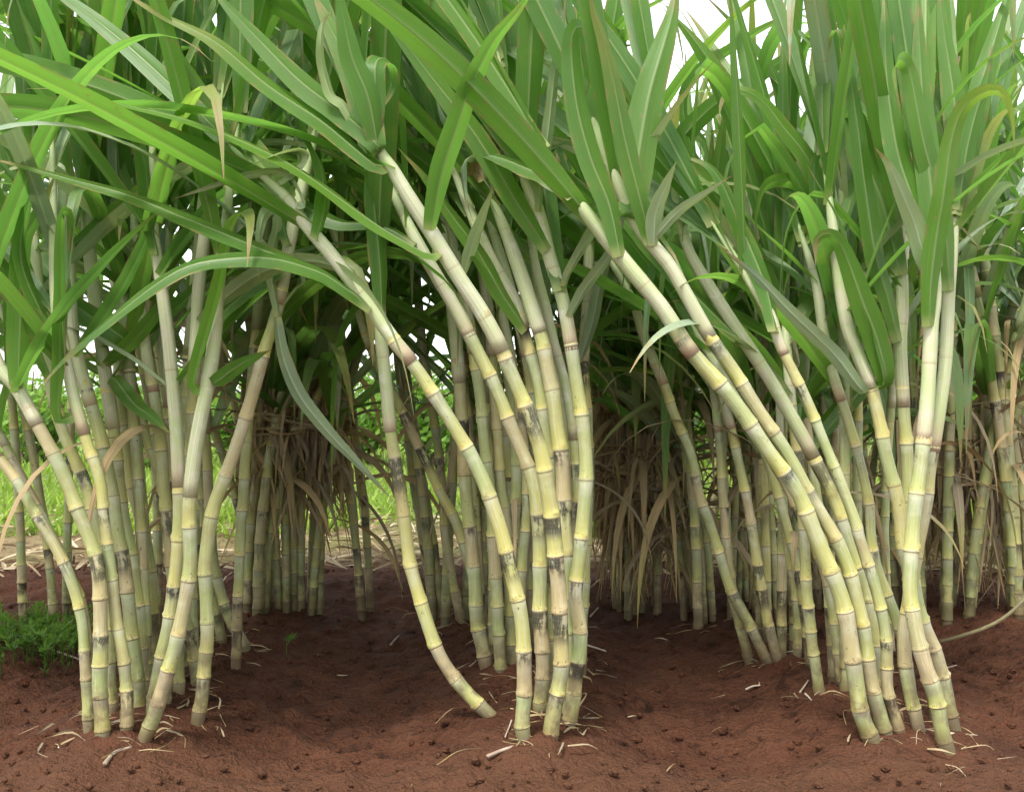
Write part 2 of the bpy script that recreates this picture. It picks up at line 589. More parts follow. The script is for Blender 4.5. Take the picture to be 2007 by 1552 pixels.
# ------------------------------------------------------------------ leaves
def ribbon(mb, pts, W0, width, tone, n=26, fold=0.22, twist=0.0, base_w=0.55, wave=0.04, vmax=1.0, blunt=0.0):
    """a strap leaf: centre line pts (smooth), first width direction W0, half width from width; V-shaped section with midrib"""
    pp = catmull(pts, n)
    W = None
    tprev = None
    rows = []
    ph = U(0, 6.28)
    for i, p in enumerate(pp):
        t = i / n
        tg = tangent_at(pp, t)
        if W is None:
            W = (W0 - tg * W0.dot(tg))
            if W.length < 1e-4: W = tg.orthogonal()
            W.normalize()
        else:
            q = tprev.rotation_difference(tg)
            W = q @ W
            W = (W - tg * W.dot(tg)).normalized()
        tprev = tg
        Wt = W
        if twist:
            Wt = Matrix.Rotation(twist * t, 3, tg) @ W
        N = tg.cross(Wt).normalized()
        prof = base_w + (1 - base_w) * min(1, t / 0.22)
        if t > 0.35: prof *= max(0.0, 1 - ((t - 0.35) / 0.65) ** (1.7 + blunt * 3))
        hw = max(0.0006, 0.5 * width * prof)
        f = fold * (1.6 - 1.0 * min(1, t / 0.3))
        row = []
        for k, s in enumerate((-1.0, -0.55, -0.1, 0.0, 0.1, 0.55, 1.0)):
            lift = abs(s) * f * hw * (1.0 if abs(s) > 0.2 else 0.4)
            if abs(s) == 1.0: lift += wave * hw * math.sin(t * 26 + ph + (0.8 if s > 0 else 0))
            if s == 0.0: lift -= 0.05 * hw
            row.append(mb.vert(p + Wt * (s * hw) + N * lift, (0.5 + 0.5 * s, t * vmax), tone))
        rows.append(row)
    for a, c in zip(rows, rows[1:]):
        for k in range(6):
            mb.f.append((a[k], a[k + 1], c[k + 1], c[k]))


def grow(start, d, L, droop, kink=None, side=None, n=14, jit=0.05):
    """centre line of a leaf that leaves start along d and bends over under its own weight"""
    pts = [start.copy()]
    d = d.normalized()
    p = start.copy()
    ds = L / n
    jv = Vector((U(-1, 1), U(-1, 1), U(-0.3, 0.3))) * jit
    for i in range(n):
        t = (i + 1) / n
        d = d + Vector((0, 0, -1)) * (droop * ds * (0.35 + 2.2 * t * t)) + jv * ds
        if kink and abs(t - kink) < 0.5 / n + 1e-6:
            h = Vector((d.x, d.y, 0))
            if h.length < 0.05: h = Vector((U(-1, 1), U(-1, 1), 0))
            h.normalize()
            d = h * 0.55 + Vector((0, 0, -0.35))
        elif kink and t > kink:
            d = d + Vector((0, 0, -0.9))
        d.normalize()
        p = p + d * ds
        if p.z < 0.03: p.z = 0.03
        pts.append(p.copy())
    return pts


def crown_leaf(mb, start, axis, tilt, azim, L, width, droop, tone, kink=None, n=20):
    ref = axis.orthogonal().normalized()
    sd_ = (Matrix.Rotation(azim, 3, axis) @ ref).normalized()
    d = (axis * math.cos(tilt) + sd_ * math.sin(tilt)).normalized()
    pts = grow(start, d, L, droop, kink)
    W0 = d.cross(sd_)
    if W0.length < 0.05: W0 = axis.orthogonal()
    W0 = Matrix.Rotation(U(-0.5, 0.5), 3, d) @ W0.normalized()
    # the upper face looks inward, towards the axis
    if d.cross(W0).dot(sd_) > 0: W0 = -W0
    ribbon(mb, pts, W0, width, tone, n=n, twist=U(-0.7, 0.7))


# ------------------------------------------------------------------ canes
def node_params(L, lo=0.055, hi=0.108):
    """arc-length positions of the joints, short joints near the foot"""
    out, s = [0.0], 0.0
    while s < L:
        k = min(1.0, s / 0.5)
        s += (lo + (hi - lo) * k) * U(0.66, 1.3)
        out.append(s)
    return out


RINGS = ((0.0, 1.09), (0.035, 1.06), (0.06, 1.035), (0.09, 1.02), (0.13, 1.0), (0.20, 0.99), (0.40, 0.965), (0.70, 0.975), (0.88, 1.005), (0.945, 1.035), (0.97, 1.02))


def build_cane(mb, pp, r0, r1, upto, seg=12, tone=0.5, v0=0, lo=0.055, hi=0.108, dense=True):
    """a jointed stem along pp up to fraction upto; returns nothing"""
    L = length(pp)
    nodes = node_params(L, lo, hi)
    rings = []
    zig = 1
    for i, (a, c) in enumerate(zip(nodes, nodes[1:])):
        zig = -zig
        off = Vector((zig * r0 * 0.05, 0, 0))
        jm = U(0.96, 1.05)
        for s, m in (RINGS if dense else RINGS[::2]):
            t = (a + (c - a) * s) / L
            if t > upto: break
            r = (r0 + (r1 - r0) * t) * (1 + (m - 1) * jm * U(0.8, 1.35)) * jm
            if i == 0: r *= 0.92 + 0.08 * s
            rings.append((curve_at(pp, t) + off * (1 - abs(2 * s - 1)), tangent_at(pp, t), r, v0 + i + min(s, 0.999)))
    tube(mb, rings, seg, tone, bud=U(1.6, 4.6) if dense else None)


def build_sheath(mb, pp, r0, r1, start, seg=12, tone=0.5, top_r=0.14, nsh=3):
    L = length(pp)
    rings = []
    N = 9 * nsh
    for i in range(N + 1):
        k = i / N
        t = start + (1 - start) * k
        v = (k ** 0.8) * nsh
        s = v - math.floor(v)
        r = (r0 + (r1 - r0) * t)
        taper = 1.0 if k < 0.45 else 1.0 - (1 - top_r) * ((k - 0.45) / 0.55) ** 1.2
        r *= taper * (1.10 - 0.05 * s)
        if i == 0: r *= 0.98
        rings.append((curve_at(pp, t), tangent_at(pp, t), r, min(v, nsh - 0.001)))
    tube(mb, rings, seg, tone)


CANES = {}


def cane(key, label, group, w, pix, sheath=None, dtop=0.0, crown=5, clen=(0.75, 1.15), d0=None, old=False, droop=1.1,
         spread=(0.12, 0.6), top_out=None, hang=0, leaf_tone=(0.2, 0.9), name='sugarcane_stalk', hi=0.108, bias=None):
    """pix: joints of the stem from the foot upwards, in photograph pixels; w: width in pixels at the foot;
    sheath: photograph row (y) above which dry or green leaf sheaths wrap the stem; dtop: depth of the tip relative to the foot"""
    d = d0 if d0 else base_depth(*pix[0])
    tot = 0.0
    acc = [0.0]
    for a, c in zip(pix, pix[1:]):
        tot += math.hypot(c[0] - a[0], c[1] - a[1]); acc.append(tot)
    pts = [P(p[0], p[1], d + dtop * (q / tot) ** 1.3 + (p[2] if len(p) > 2 else 0)) for p, q in zip(pix, acc)]
    if top_out: pts.append(pts[-1] + Vector(top_out))
    foot = pts[0].copy()
    FEET.append((foot.x, foot.y))
    pts = [pts[0] + (pts[0] - pts[1]).normalized() * (0.03 if abs(pts[0].x - pts[1].x) < 0.4 * (pts[1].z - pts[0].z) else 0.09)] + pts
    n = 60
    pp = catmull(pts, n)
    r0 = 0.5 * w * d / FPX * 0.90
    r1 = r0 * 0.75
    tone = U(0, 1)
    root = empty(name, foot)
    tag(root, label, 'sugarcane', group)
    st = 0.62
    if sheath is not None:
        for i in range(n + 1):
            q = pp[i]
            if 776 - (q.z - CAM_H) * FPX / q.y < sheath:
                st = i / n
                break
    else:
        st = max(0.5, 1 - 0.45 / max(0.5, length(pp)))
    mb = MB(); build_cane(mb, pp, r0, r1, min(1.0, st + 0.06), 18, tone, hi=hi)
    mb.build('stem', M_cane_dark if old else M_cane, root)  # old picks the sootier, darker skin
    mb = MB(); build_sheath(mb, pp, r0, r1, st, 14, tone, nsh=3)
    mb.build('leaf_sheath', M_sheath, root)
    az0 = U(0, 6.28)
    for i in range(crown):
        k = (i + 0.5) / crown
        t = 1 - (1 - st) * 0.55 * (1 - k)
        ax = tangent_at(pp, t)
        if bias: ax = (ax + Vector(bias)).normalized()
        stp = curve_at(pp, t)
        tilt = spread[1] + (spread[0] - spread[1]) * k
        mb = MB()
        crown_leaf(mb, stp, ax, tilt * U(0.8, 1.2), az0 + math.pi * i + U(-0.5, 0.5), U(*clen), U(0.044, 0.060),
                   droop * U(0.4, 1.2), U(*leaf_tone), kink=(U(0.5, 0.85) if rng.random() < 0.28 else None))
        mb.build('leaf', M_leaf, root)
    for i in range(hang):  # older leaves lower on the stem, bending down
        t = U(st + 0.05, st + (1 - st) * 0.6)
        mb = MB()
        crown_leaf(mb, curve_at(pp, t), tangent_at(pp, t), U(0.5, 0.95), U(0, 6.28), U(0.5, 0.9), U(0.026, 0.044), U(1.6, 3.4), U(0, 0.6),
                   kink=(U(0.4, 0.8) if rng.random() < 0.4 else None))
        mb.build('leaf', M_leaf if rng.random() < 0.75 else M_leaf_pale, root)
    for i in range(2):     # the rolled young leaves that close the top
        mb = MB()
        t = 0.90 + 0.07 * i
        crown_leaf(mb, curve_at(pp, t), tangent_at(pp, t), 0.10 + 0.05 * i, az0 + 1.5 + math.pi * i, U(0.55, 0.9), U(0.038, 0.048), 0.5, U(*leaf_tone))
        mb.build('leaf', M_leaf, root)
    CANES[key] = dict(pp=pp, root=root, d=d)
    return root


def leaf(key, w, pix, doff=-0.06, real=0.052, mat=None, tone=0.6, flip=1, base_w=0.55, twist=0.0, fold=0.22, snap=True, blunt=0.0):
    """a leaf traced from its collar to its tip; w: width it shows in pixels (its blade is real metres wide, so it turns about its rib)"""
    cn = CANES[key]
    best, bd = None, 1e9
    for q in cn['pp']:
        x = 1003.5 + q.x * FPX / q.y
        y = 776 - (q.z - CAM_H) * FPX / q.y
        dd = math.hypot(x - pix[0][0], y - pix[0][1])
        if dd < bd: bd, best = dd, q
    d = best.y
    n = len(pix)
    pts = []
    for i, p in enumerate(pix):
        t = i / (n - 1)
        pts.append(P(p[0], p[1], d - 0.02 + doff * t + (p[2] if len(p) > 2 else 0)))
    if snap and bd > 12: pts = [best + (pts[0] - best) * 0.05] + pts
    dm = sum(p.y for p in pts) / len(pts)
    app = w * dm / FPX
    real = max(real, app * 1.02)
    a = math.acos(min(1, app / real))
    tg = (pts[1] - pts[0]).normalized()
    view = (pts[len(pts) // 2] - Vector((0, 0, CAM_H))).normalized()
    tg = (pts[len(pts) // 2 + 1] - pts[len(pts) // 2 - 1]).normalized() if len(pix) < 7 else tg
    sp = view.cross(tg).normalized() * flip
    W0 = sp * math.cos(a) + view * math.sin(a)
    mb = MB()
    ribbon(mb, pts, W0, real, tone, n=34, base_w=base_w, twist=twist, fold=fold, blunt=blunt)
    return mb.build('leaf', mat or M_leaf, cn['root'])

# ------------------------------------------------------------------ the middle clump, nearest row
GM = 'canes of the middle clump'
cane('m1', 'lone cane bowing out left of the middle clump, rooted apart in bare soil', GM, 31,
     [(968, 1410), (905, 1345), (862, 1285), (828, 1190), (805, 1110), (794, 1030), (780, 940), (765, 840), (757, 760), (750, 690), (745, 630)],
     sheath=850, crown=2, top_out=(-0.02, 0.05, 0.35))
cane('m2', 'long cane crossing the middle clump diagonally with a dark scar on one joint', GM, 34,
     [(1030, 1462), (1023, 1419), (1028, 1349), (1026, 1265), (1019, 1195), (999, 1108), (975, 1020), (938, 920), (880, 821), (817, 723), (772, 667), (720, 594), (650, 500), (590, 430), (555, 380)],
     sheath=725, dtop=-0.08, crown=6, top_out=(-0.16, 0.05, 0.14), bias=(-0.2, 0.25, 0.1))
cane('m3', 'thick pale front cane of the middle clump with a pinkish brown sheath end', GM, 37,
     [(1078, 1456), (1084, 1394), (1100, 1321), (1098, 1237), (1096, 1157), (1087, 1070), (1079, 988), (1070, 935), (1058, 877), (1044, 835), (1023, 779), (999, 724), (978, 675), (940, 605), (900, 545), (845, 455), (800, 385), (765, 325), (736, 285)],
     sheath=690, dtop=-0.1, crown=3, top_out=(-0.09, 0.05, 0.22), bias=(-0.1, 0.25, 0.1))
cane('m4', 'yellow cane close along the left of the thick pale front cane, middle clump', GM, 34,
     [(1056, 1445), (1058, 1398), (1063, 1335), (1063, 1269), (1058, 1195), (1058, 1122), (1056, 1035), (1044, 945), (1020, 877), (1000, 832), (964, 744), (925, 667), (890, 600), (852, 535), (815, 470)],
     sheath=675, d0=1.95, dtop=0.0, crown=3, top_out=(-0.1, 0.06, 0.2), bias=(-0.1, 0.25, 0.1))
cane('m5', 'thickest upright cane of the middle clump with sooty bands and a drooping dry top', GM, 38,
     [(1106, 1443), (1114, 1400), (1117, 1314), (1115, 1209), (1110, 1077), (1107, 1020), (1104, 960), (1101, 900), (1093, 838), (1085, 779), (1073, 723), (1063, 667), (1046, 615), (1028, 559), (1008, 500), (985, 440), (962, 385), (932, 325)],
     sheath=655, d0=1.93, dtop=0.02, crown=3, bias=(-0.1, 0.3, 0.1))
cane('m6', 'slender pale cane squeezed between the two thickest canes of the middle clump', GM, 31,
     [(1068, 1420), (1072, 1330), (1074, 1200), (1078, 1060), (1079, 960), (1074, 877), (1065, 814), (1055, 751), (1040, 695), (1028, 650), (1010, 590), (976, 535), (945, 470)],
     sheath=650, d0=1.98, crown=3, top_out=(-0.1, 0.05, 0.25), bias=(-0.1, 0.3, 0.1))
cane('m7', 'rightmost tall cane of the middle clump, gently curved with a long whitish sheath', GM, 33,
     [(1110, 1442), (1121, 1384), (1130, 1321), (1137, 1265), (1136, 1215), (1127, 1165), (1134, 1105), (1143, 1023), (1149, 929), (1142, 831), (1129, 741), (1117, 664), (1103, 587), (1078, 507), (1055, 415), (1022, 322)],
     sheath=705, d0=1.9, crown=3, top_out=(-0.05, 0.05, 0.25), bias=(-0.1, 0.25, 0.1))
cane('m8', 'thin yellow cane between the thickest and the rightmost cane of the middle clump', GM, 24,
     [(1092, 1400), (1105, 1300), (1118, 1200), (1124, 1087), (1130, 988), (1128, 922), (1120, 821), (1106, 745), (1086, 674), (1070, 600), (1050, 520)],
     sheath=870, d0=2.02, crown=3, top_out=(-0.05, 0.05, 0.3), bias=(-0.1, 0.3, 0.1))
cane('m9', 'cane at the left back of the middle clump with two black charred bands', GM, 32,
     [(957, 1318), (946, 1269), (936, 1223), (932, 1164), (928, 1105), (924, 1052), (917, 1005), (911, 936), (907, 849), (902, 779), (896, 695), (889, 622), (882, 540)],
     sheath=760, hang=3, crown=3, top_out=(-0.04, 0.05, 0.4), bias=(-0.1, 0.2, 0.1))
cane('m10', 'straight greyish cane right of the one with charred bands, middle clump back', GM, 28,
     [(984, 1330), (978, 1265), (976, 1206), (971, 1125), (966, 1035), (960, 950), (948, 863), (942, 779), (928, 695), (915, 610)],
     sheath=700, old=True, hang=3, crown=3, top_out=(-0.08, 0.05, 0.4), bias=(-0.1, 0.2, 0.1))
cane('m11', 'dull green cane half hidden in the centre back of the middle clump', GM, 28,
     [(1004, 1320), (1002, 1230), (998, 1120), (991, 1023), (981, 946), (974, 849), (969, 760), (964, 680), (955, 590)],
     sheath=700, old=True, crown=3, top_out=(-0.06, 0.05, 0.4), bias=(-0.1, 0.2, 0.1))
cane('m12', 'shaded thin cane slanting in from upper left behind the middle clump', GM, 24,
     [(972, 1290), (950, 1220), (925, 1120), (894, 1023), (859, 957), (817, 866), (783, 796), (730, 690), (703, 605), (685, 530)],
     sheath=690, d0=2.55, hang=3, crown=3, top_out=(-0.15, 0.0, 0.35), bias=(-0.2, 0.2, 0.1))
cane('m13', 'pale cane stub at the right foot of the middle clump rising behind the rightmost cane', GM, 27,
     [(1138, 1318), (1140, 1225), (1146, 1120), (1150, 1000), (1152, 900), (1150, 800), (1144, 700), (1150, 600)],
     sheath=720, d0=2.3, hang=3, crown=3, top_out=(0.02, 0.05, 0.4), bias=(0.0, 0.2, 0.1))
cane('m14', 'blackened old cane low in the middle clump between its two front feet', GM, 30,
     [(1062, 1440), (1066, 1370), (1064, 1300), (1063, 1230), (1068, 1150), (1070, 1050), (1066, 950), (1058, 850), (1040, 740), (1020, 640)],
     sheath=700, d0=2.03, crown=2, old=True, top_out=(-0.1, 0.05, 0.35), bias=(-0.1, 0.3, 0.1))
cane('m15', 'shadowed cane directly behind the foot of the diagonal cane, middle clump', GM, 26,
     [(1006, 1270), (1000, 1190), (1002, 1100), (1010, 1000), (1012, 900), (1005, 800), (990, 700), (985, 600), (975, 500)],
     sheath=680, d0=2.28, old=True, crown=3, top_out=(-0.05, 0.05, 0.4), bias=(0.0, 0.3, 0.1))

cane('m16', 'slim yellowish cane in the back of the middle clump beside the shadowed one', GM, 22,
     [(1022, 1300), (1018, 1220), (1022, 1130), (1030, 1030), (1032, 930), (1022, 830), (1008, 740), (990, 640)],
     sheath=740, d0=2.22, crown=2, top_out=(-0.1, 0.05, 0.4), bias=(-0.1, 0.3, 0.1))
cane('m17', 'slim greenish cane at the back right of the middle clump between yellow canes', GM, 24,
     [(1098, 1330), (1104, 1230), (1114, 1130), (1120, 1030), (1118, 940), (1108, 860), (1096, 780), (1080, 690), (1060, 600)],
     sheath=790, d0=2.15, crown=2, old=True, top_out=(-0.05, 0.05, 0.4), bias=(-0.1, 0.3, 0.1))

# ------------------------------------------------------------------ the left clump
GL = 'canes of the left clump'
cane('l1', 'bright yellowish cane leaning out from the left clump to the left edge', GL, 26,
     [(176, 1452), (171, 1349), (166, 1270), (159, 1206), (140, 1136), (108, 1070), (72, 1010), (35, 945), (0, 900), (-50, 835)],
     sheath=905, hang=3, crown=3, top_out=(-0.14, 0.05, 0.25))
cane('l1b', 'thinner yellow cane crossing just above the leftmost leaning cane of the left clump', GL, 22,
     [(182, 1420), (176, 1330), (172, 1250), (160, 1180), (128, 1100), (95, 1035), (50, 950), (10, 870), (-40, 780)],
     sheath=880, d0=2.0, crown=3, top_out=(-0.14, 0.05, 0.3))
cane('l2', 'stout tan cane at the front left foot of the left clump, bending left higher up', GL, 33,
     [(203, 1462), (196, 1349), (197, 1265), (197, 1188), (191, 1108), (174, 1050), (150, 995), (129, 940), (105, 890), (70, 825), (30, 755), (-15, 690)],
     sheath=850, hang=3, crown=3, top_out=(-0.12, 0.05, 0.3))
cane('l3', 'greenish cane standing just right of the stout tan cane and crossing behind its bend', GL, 29,
     [(222, 1455), (216, 1340), (209, 1200), (200, 1110), (186, 1023), (166, 945), (140, 885), (115, 820), (98, 740), (80, 640)],
     sheath=800, d0=1.95, hang=3, crown=3, top_out=(-0.05, 0.05, 0.4))
cane('l4', 'smooth pale cane of the left clump under the upright dark strap leaf', GL, 27,
     [(247, 1452), (249, 1377), (244, 1303), (230, 1227), (221, 1150), (211, 1070), (201, 990), (196, 940), (174, 877), (153, 807), (137, 744), (122, 660), (108, 560)],
     sheath=870, hang=3, crown=3, top_out=(-0.03, 0.05, 0.4))
cane('l5', 'grey-green cane with dark joints left of the tall straight cane in the left clump', GL, 31,
     [(272, 1405), (269, 1314), (258, 1244), (251, 1174), (244, 1105), (231, 1050), (216, 940), (195, 849), (174, 779), (152, 700), (138, 600)],
     sheath=800, old=True, hang=3, crown=3, top_out=(-0.03, 0.05, 0.4))
cane('l6', 'tall straight cane of the left clump with a long whitish sheath reaching the leaves', GL, 31,
     [(284, 1395), (284, 1330), (279, 1279), (275, 1209), (258, 1090), (241, 1016), (234, 953), (223, 849), (209, 751), (199, 674), (188, 605), (176, 500), (170, 430), (168, 360)],
     sheath=860, d0=2.05, hang=3, crown=3, top_out=(0.0, 0.05, 0.35))
cane('l7', 'cane with sooty joints behind the tall straight cane, centre of the left clump', GL, 30,
     [(294, 1380), (297, 1290), (297, 1209), (292, 1105), (277, 1023), (258, 945), (243, 840), (234, 740), (240, 640)],
     sheath=780, d0=2.12, old=True, hang=3, crown=3, top_out=(0.0, 0.05, 0.4))
cane('l8', 'dark weathered cane with a black charred joint at the back of the left clump', GL, 24,
     [(352, 1290), (345, 1180), (338, 1060), (322, 975), (308, 918), (290, 866), (268, 780), (250, 690)],
     sheath=760, d0=2.45, crown=3, old=True, top_out=(-0.05, 0.05, 0.4))
cane('l9', 'upright cane beside the bright yellow one whose foot kinks left, left clump', GL, 30,
     [(292, 1440), (302, 1366), (318, 1279), (333, 1209), (345, 1105), (352, 1016), (350, 936), (346, 849), (339, 761), (331, 674), (318, 570), (308, 500), (300, 420)],
     sheath=960, d0=1.93, hang=3, crown=3, top_out=(-0.02, 0.05, 0.35))
cane('l10', 'pinkish sheathed cane slanting up right behind the bent bright leaf, left clump', GL, 33,
     [(279, 1459), (307, 1387), (335, 1296), (357, 1209), (372, 1115), (371, 1006), (378, 918), (388, 849), (402, 779), (415, 709), (423, 640), (428, 560)],
     sheath=985, crown=3, top_out=(0.03, 0.06, 0.4))
cane('l14', 'bright yellow jointed cane straight under the bent bright leaf, left clump', GL, 30,
     [(318, 1405), (330, 1300), (345, 1200), (358, 1100), (365, 1000), (371, 920), (377, 830), (379, 750), (384, 650), (394, 520)],
     sheath=760, d0=1.98, hang=3, crown=3, top_out=(0.03, 0.06, 0.4))
cane('l11', 'yellow cane leaning up to the right alone from the left clump', GL, 31,
     [(386, 1425), (395, 1366), (402, 1296), (406, 1244), (405, 1174), (402, 1105), (415, 1009), (443, 929), (471, 849), (499, 762), (522, 674), (540, 622), (557, 540), (575, 440)],
     sheath=610, hang=3, crown=3, top_out=(0.06, 0.05, 0.3))
cane('l12', 'short grey cane slanting behind the right foot of the left clump', GL, 27,
     [(388, 1352), (379, 1279), (364, 1216), (352, 1130), (340, 1020), (336, 900), (330, 780), (322, 690)],
     sheath=800, d0=2.15, hang=3, crown=3, top_out=(0.0, 0.05, 0.4))
cane('l13', 'sooty dark cane base beside the short grey slanting cane in the left clump', GL, 28,
     [(348, 1415), (350, 1340), (346, 1220), (336, 1110), (326, 1000), (316, 880), (300, 760), (280, 640)],
     sheath=780, d0=2.06, crown=3, old=True, top_out=(-0.05, 0.05, 0.4))

# ------------------------------------------------------------------ the right clump
GR = 'canes of the right clump'
cane('r1', 'thickest cane of the right clump, lowest of those leaning far left', GR, 38,
     [(1714, 1462), (1688, 1398), (1677, 1335), (1669, 1275), (1662, 1225), (1648, 1169), (1626, 1113), (1595, 1039), (1561, 961), (1511, 891), (1455, 810), (1406, 747), (1349, 683), (1300, 606), (1250, 545), (1213, 500), (1170, 445), (1125, 385)],
     sheath=705, dtop=-0.05, crown=6, top_out=(-0.12, 0.06, 0.2), bias=(-0.1, 0.3, 0.1))
cane('r2', 'thick yellow leaning cane with a reddish sheath end, second of the right clump', GR, 33,
     [(1742, 1456), (1719, 1387), (1705, 1317), (1695, 1247), (1684, 1194), (1666, 1123), (1638, 1056), (1582, 961), (1540, 884), (1490, 810), (1441, 732), (1395, 666), (1353, 592), (1311, 518), (1276, 478), (1240, 425), (1182, 290)],
     sheath=675, dtop=-0.05, crown=6, top_out=(-0.06, 0.06, 0.2), bias=(-0.1, 0.3, 0.1))
cane('r3', 'slim leaning cane with a long white powdery sheath, third of the right clump', GR, 31,
     [(1738, 1440), (1727, 1350), (1721, 1270), (1712, 1211), (1698, 1151), (1670, 1081), (1638, 983), (1599, 905), (1575, 859), (1511, 747), (1441, 641), (1385, 553), (1354, 500), (1335, 440)],
     sheath=900, d0=1.97, crown=2, clen=(0.5, 0.8), top_out=(-0.05, 0.05, 0.3), bias=(-0.1, 0.25, 0.1))
cane('r4', 'slim cane with closely set dark joints low down, fourth of the right clump', GR, 27,
     [(1766, 1452), (1754, 1405), (1740, 1352), (1738, 1299), (1736, 1240), (1725, 1187), (1705, 1116), (1684, 1053), (1677, 1025), (1652, 958), (1617, 870), (1575, 771), (1529, 676), (1500, 600)],
     sheath=700, crown=3, clen=(0.45, 0.7), top_out=(-0.1, 0.05, 0.18))
cane('r5', 'pale yellow cane leaning slightly left in the middle of the right clump', GR, 25,
     [(1790, 1390), (1776, 1290), (1758, 1218), (1740, 1169), (1719, 1113), (1707, 1053), (1703, 986), (1684, 898), (1656, 806), (1628, 718), (1612, 640), (1595, 540)],
     sheath=800, d0=2.06, hang=3, crown=3, clen=(0.45, 0.7), top_out=(-0.04, 0.05, 0.18))
cane('r6', 'cane curving across behind the upright pair of the right clump', GR, 33,
     [(1872, 1440), (1860, 1395), (1849, 1338), (1834, 1282), (1809, 1225), (1795, 1169), (1778, 1106), (1768, 1053), (1764, 1000), (1752, 950), (1737, 898), (1726, 835), (1709, 764), (1682, 695), (1655, 610)],
     sheath=775, d0=1.94, hang=3, crown=3, top_out=(-0.03, 0.05, 0.35))
cane('r7', 'yellow upright cane with broad leaves, left one of the pair, right clump', GR, 35,
     [(1862, 1484), (1845, 1430), (1836, 1370), (1811, 1299), (1795, 1229), (1783, 1160), (1785, 1100), (1790, 1028), (1800, 940), (1811, 852), (1818, 775), (1825, 641), (1832, 540)],
     sheath=870, crown=1, dtop=0.05, top_out=(0.0, 0.05, 0.25), droop=0.8)
cane('r8', 'upright cane with a smooth whitish sheath, right one of the pair, right clump', GR, 31,
     [(1815, 1492), (1800, 1430), (1789, 1380), (1776, 1317), (1771, 1247), (1780, 1194), (1787, 1141), (1798, 1070), (1814, 993), (1825, 905), (1839, 817), (1853, 711), (1860, 570), (1869, 430)],
     sheath=900, crown=2, d0=1.86, dtop=0.05, top_out=(0.01, 0.05, 0.25), droop=0.8)
cane('r19', 'mossy yellow-brown cane foot standing between the upright pair of the right clump', GR, 30,
     [(1838, 1446), (1830, 1370), (1822, 1290), (1806, 1215), (1788, 1120), (1780, 1020), (1778, 900), (1770, 780), (1765, 670), (1768, 560)],
     sheath=800, d0=1.98, hang=3, crown=3, top_out=(0.0, 0.05, 0.4))
cane('r20', 'slender green cane foot left of the lowest leaning cane of the right clump', GR, 24,
     [(1664, 1392), (1650, 1330), (1640, 1260), (1632, 1190), (1615, 1120), (1580, 1040), (1545, 960), (1510, 900), (1470, 830), (1430, 760)],
     sheath=820, crown=3, clen=(0.45, 0.7), d0=2.12, top_out=(-0.1, 0.05, 0.18))
cane('r17', 'thin straight cane rising behind the swollen-jointed cane on the right', GR, 20,
     [(1745, 1250), (1735, 1100), (1735, 980), (1740, 880), (1748, 780), (1758, 680), (1766, 560), (1775, 470)],
     sheath=800, d0=2.4, hang=3, crown=4, top_out=(0.02, 0.05, 0.35))

# ------------------------------------------------------------------ the short row just behind, between middle and right clumps
GB = 'canes of the second row right of the middle'
cane('s1', 'slanting cane furthest forward in the second row right of the middle clump', GB, 25,
     [(1510, 1308), (1473, 1232), (1434, 1158), (1413, 1095), (1388, 1018), (1370, 968), (1353, 887), (1321, 810), (1300, 750), (1262, 660), (1235, 580)],
     sheath=760, hang=3, crown=3, clen=(0.45, 0.7), top_out=(-0.1, 0.05, 0.18))
cane('s2', 'short grey cane foot beside the slanting one at the front of the second row', GB, 23,
     [(1472, 1308), (1452, 1232), (1436, 1160), (1425, 1080), (1418, 980), (1410, 870), (1400, 770)],
     sheath=850, crown=3, clen=(0.45, 0.7), top_out=(-0.02, 0.05, 0.18))
cane('s3', 'upright green cane right of the slanting one in the second row', GB, 24,
     [(1527, 1306), (1510, 1239), (1492, 1151), (1477, 1053), (1460, 960), (1440, 870), (1420, 790), (1395, 690)],
     sheath=840, hang=3, crown=3, clen=(0.45, 0.7), top_out=(-0.03, 0.05, 0.18))
cane('s4', 'lone cane in front of the right end of the second row', GB, 26,
     [(1608, 1366), (1597, 1299), (1586, 1211), (1579, 1123), (1575, 1035), (1568, 930), (1555, 830), (1545, 720)],
     sheath=840, hang=3, crown=3, clen=(0.45, 0.7), top_out=(0.0, 0.05, 0.18))
cane('s5', 'cane with a charred joint near its foot in the middle of the second row', GB, 22,
     [(1534, 1250), (1526, 1190), (1518, 1120), (1511, 1040), (1505, 940), (1498, 840), (1490, 740)],
     sheath=830, crown=3, clen=(0.45, 0.7), old=True, top_out=(0.0, 0.05, 0.18))
cane('s6', 'thin yellow cane with brown husk flaps in the second row right of the charred-jointed one', GB, 19,
     [(1562, 1300), (1563, 1220), (1557, 1150), (1545, 1080), (1535, 980), (1530, 880), (1528, 780)],
     sheath=860, crown=3, clen=(0.45, 0.7), top_out=(0.02, 0.05, 0.18))
cane('s7', 'green cane at the left end of the second row next to the dry wrapped bundle', GB, 22,
     [(1369, 1242), (1367, 1180), (1366, 1120), (1362, 1035), (1354, 930), (1348, 840), (1342, 740)],
     sheath=820, hang=3, crown=3, clen=(0.45, 0.7), top_out=(-0.02, 0.05, 0.18))

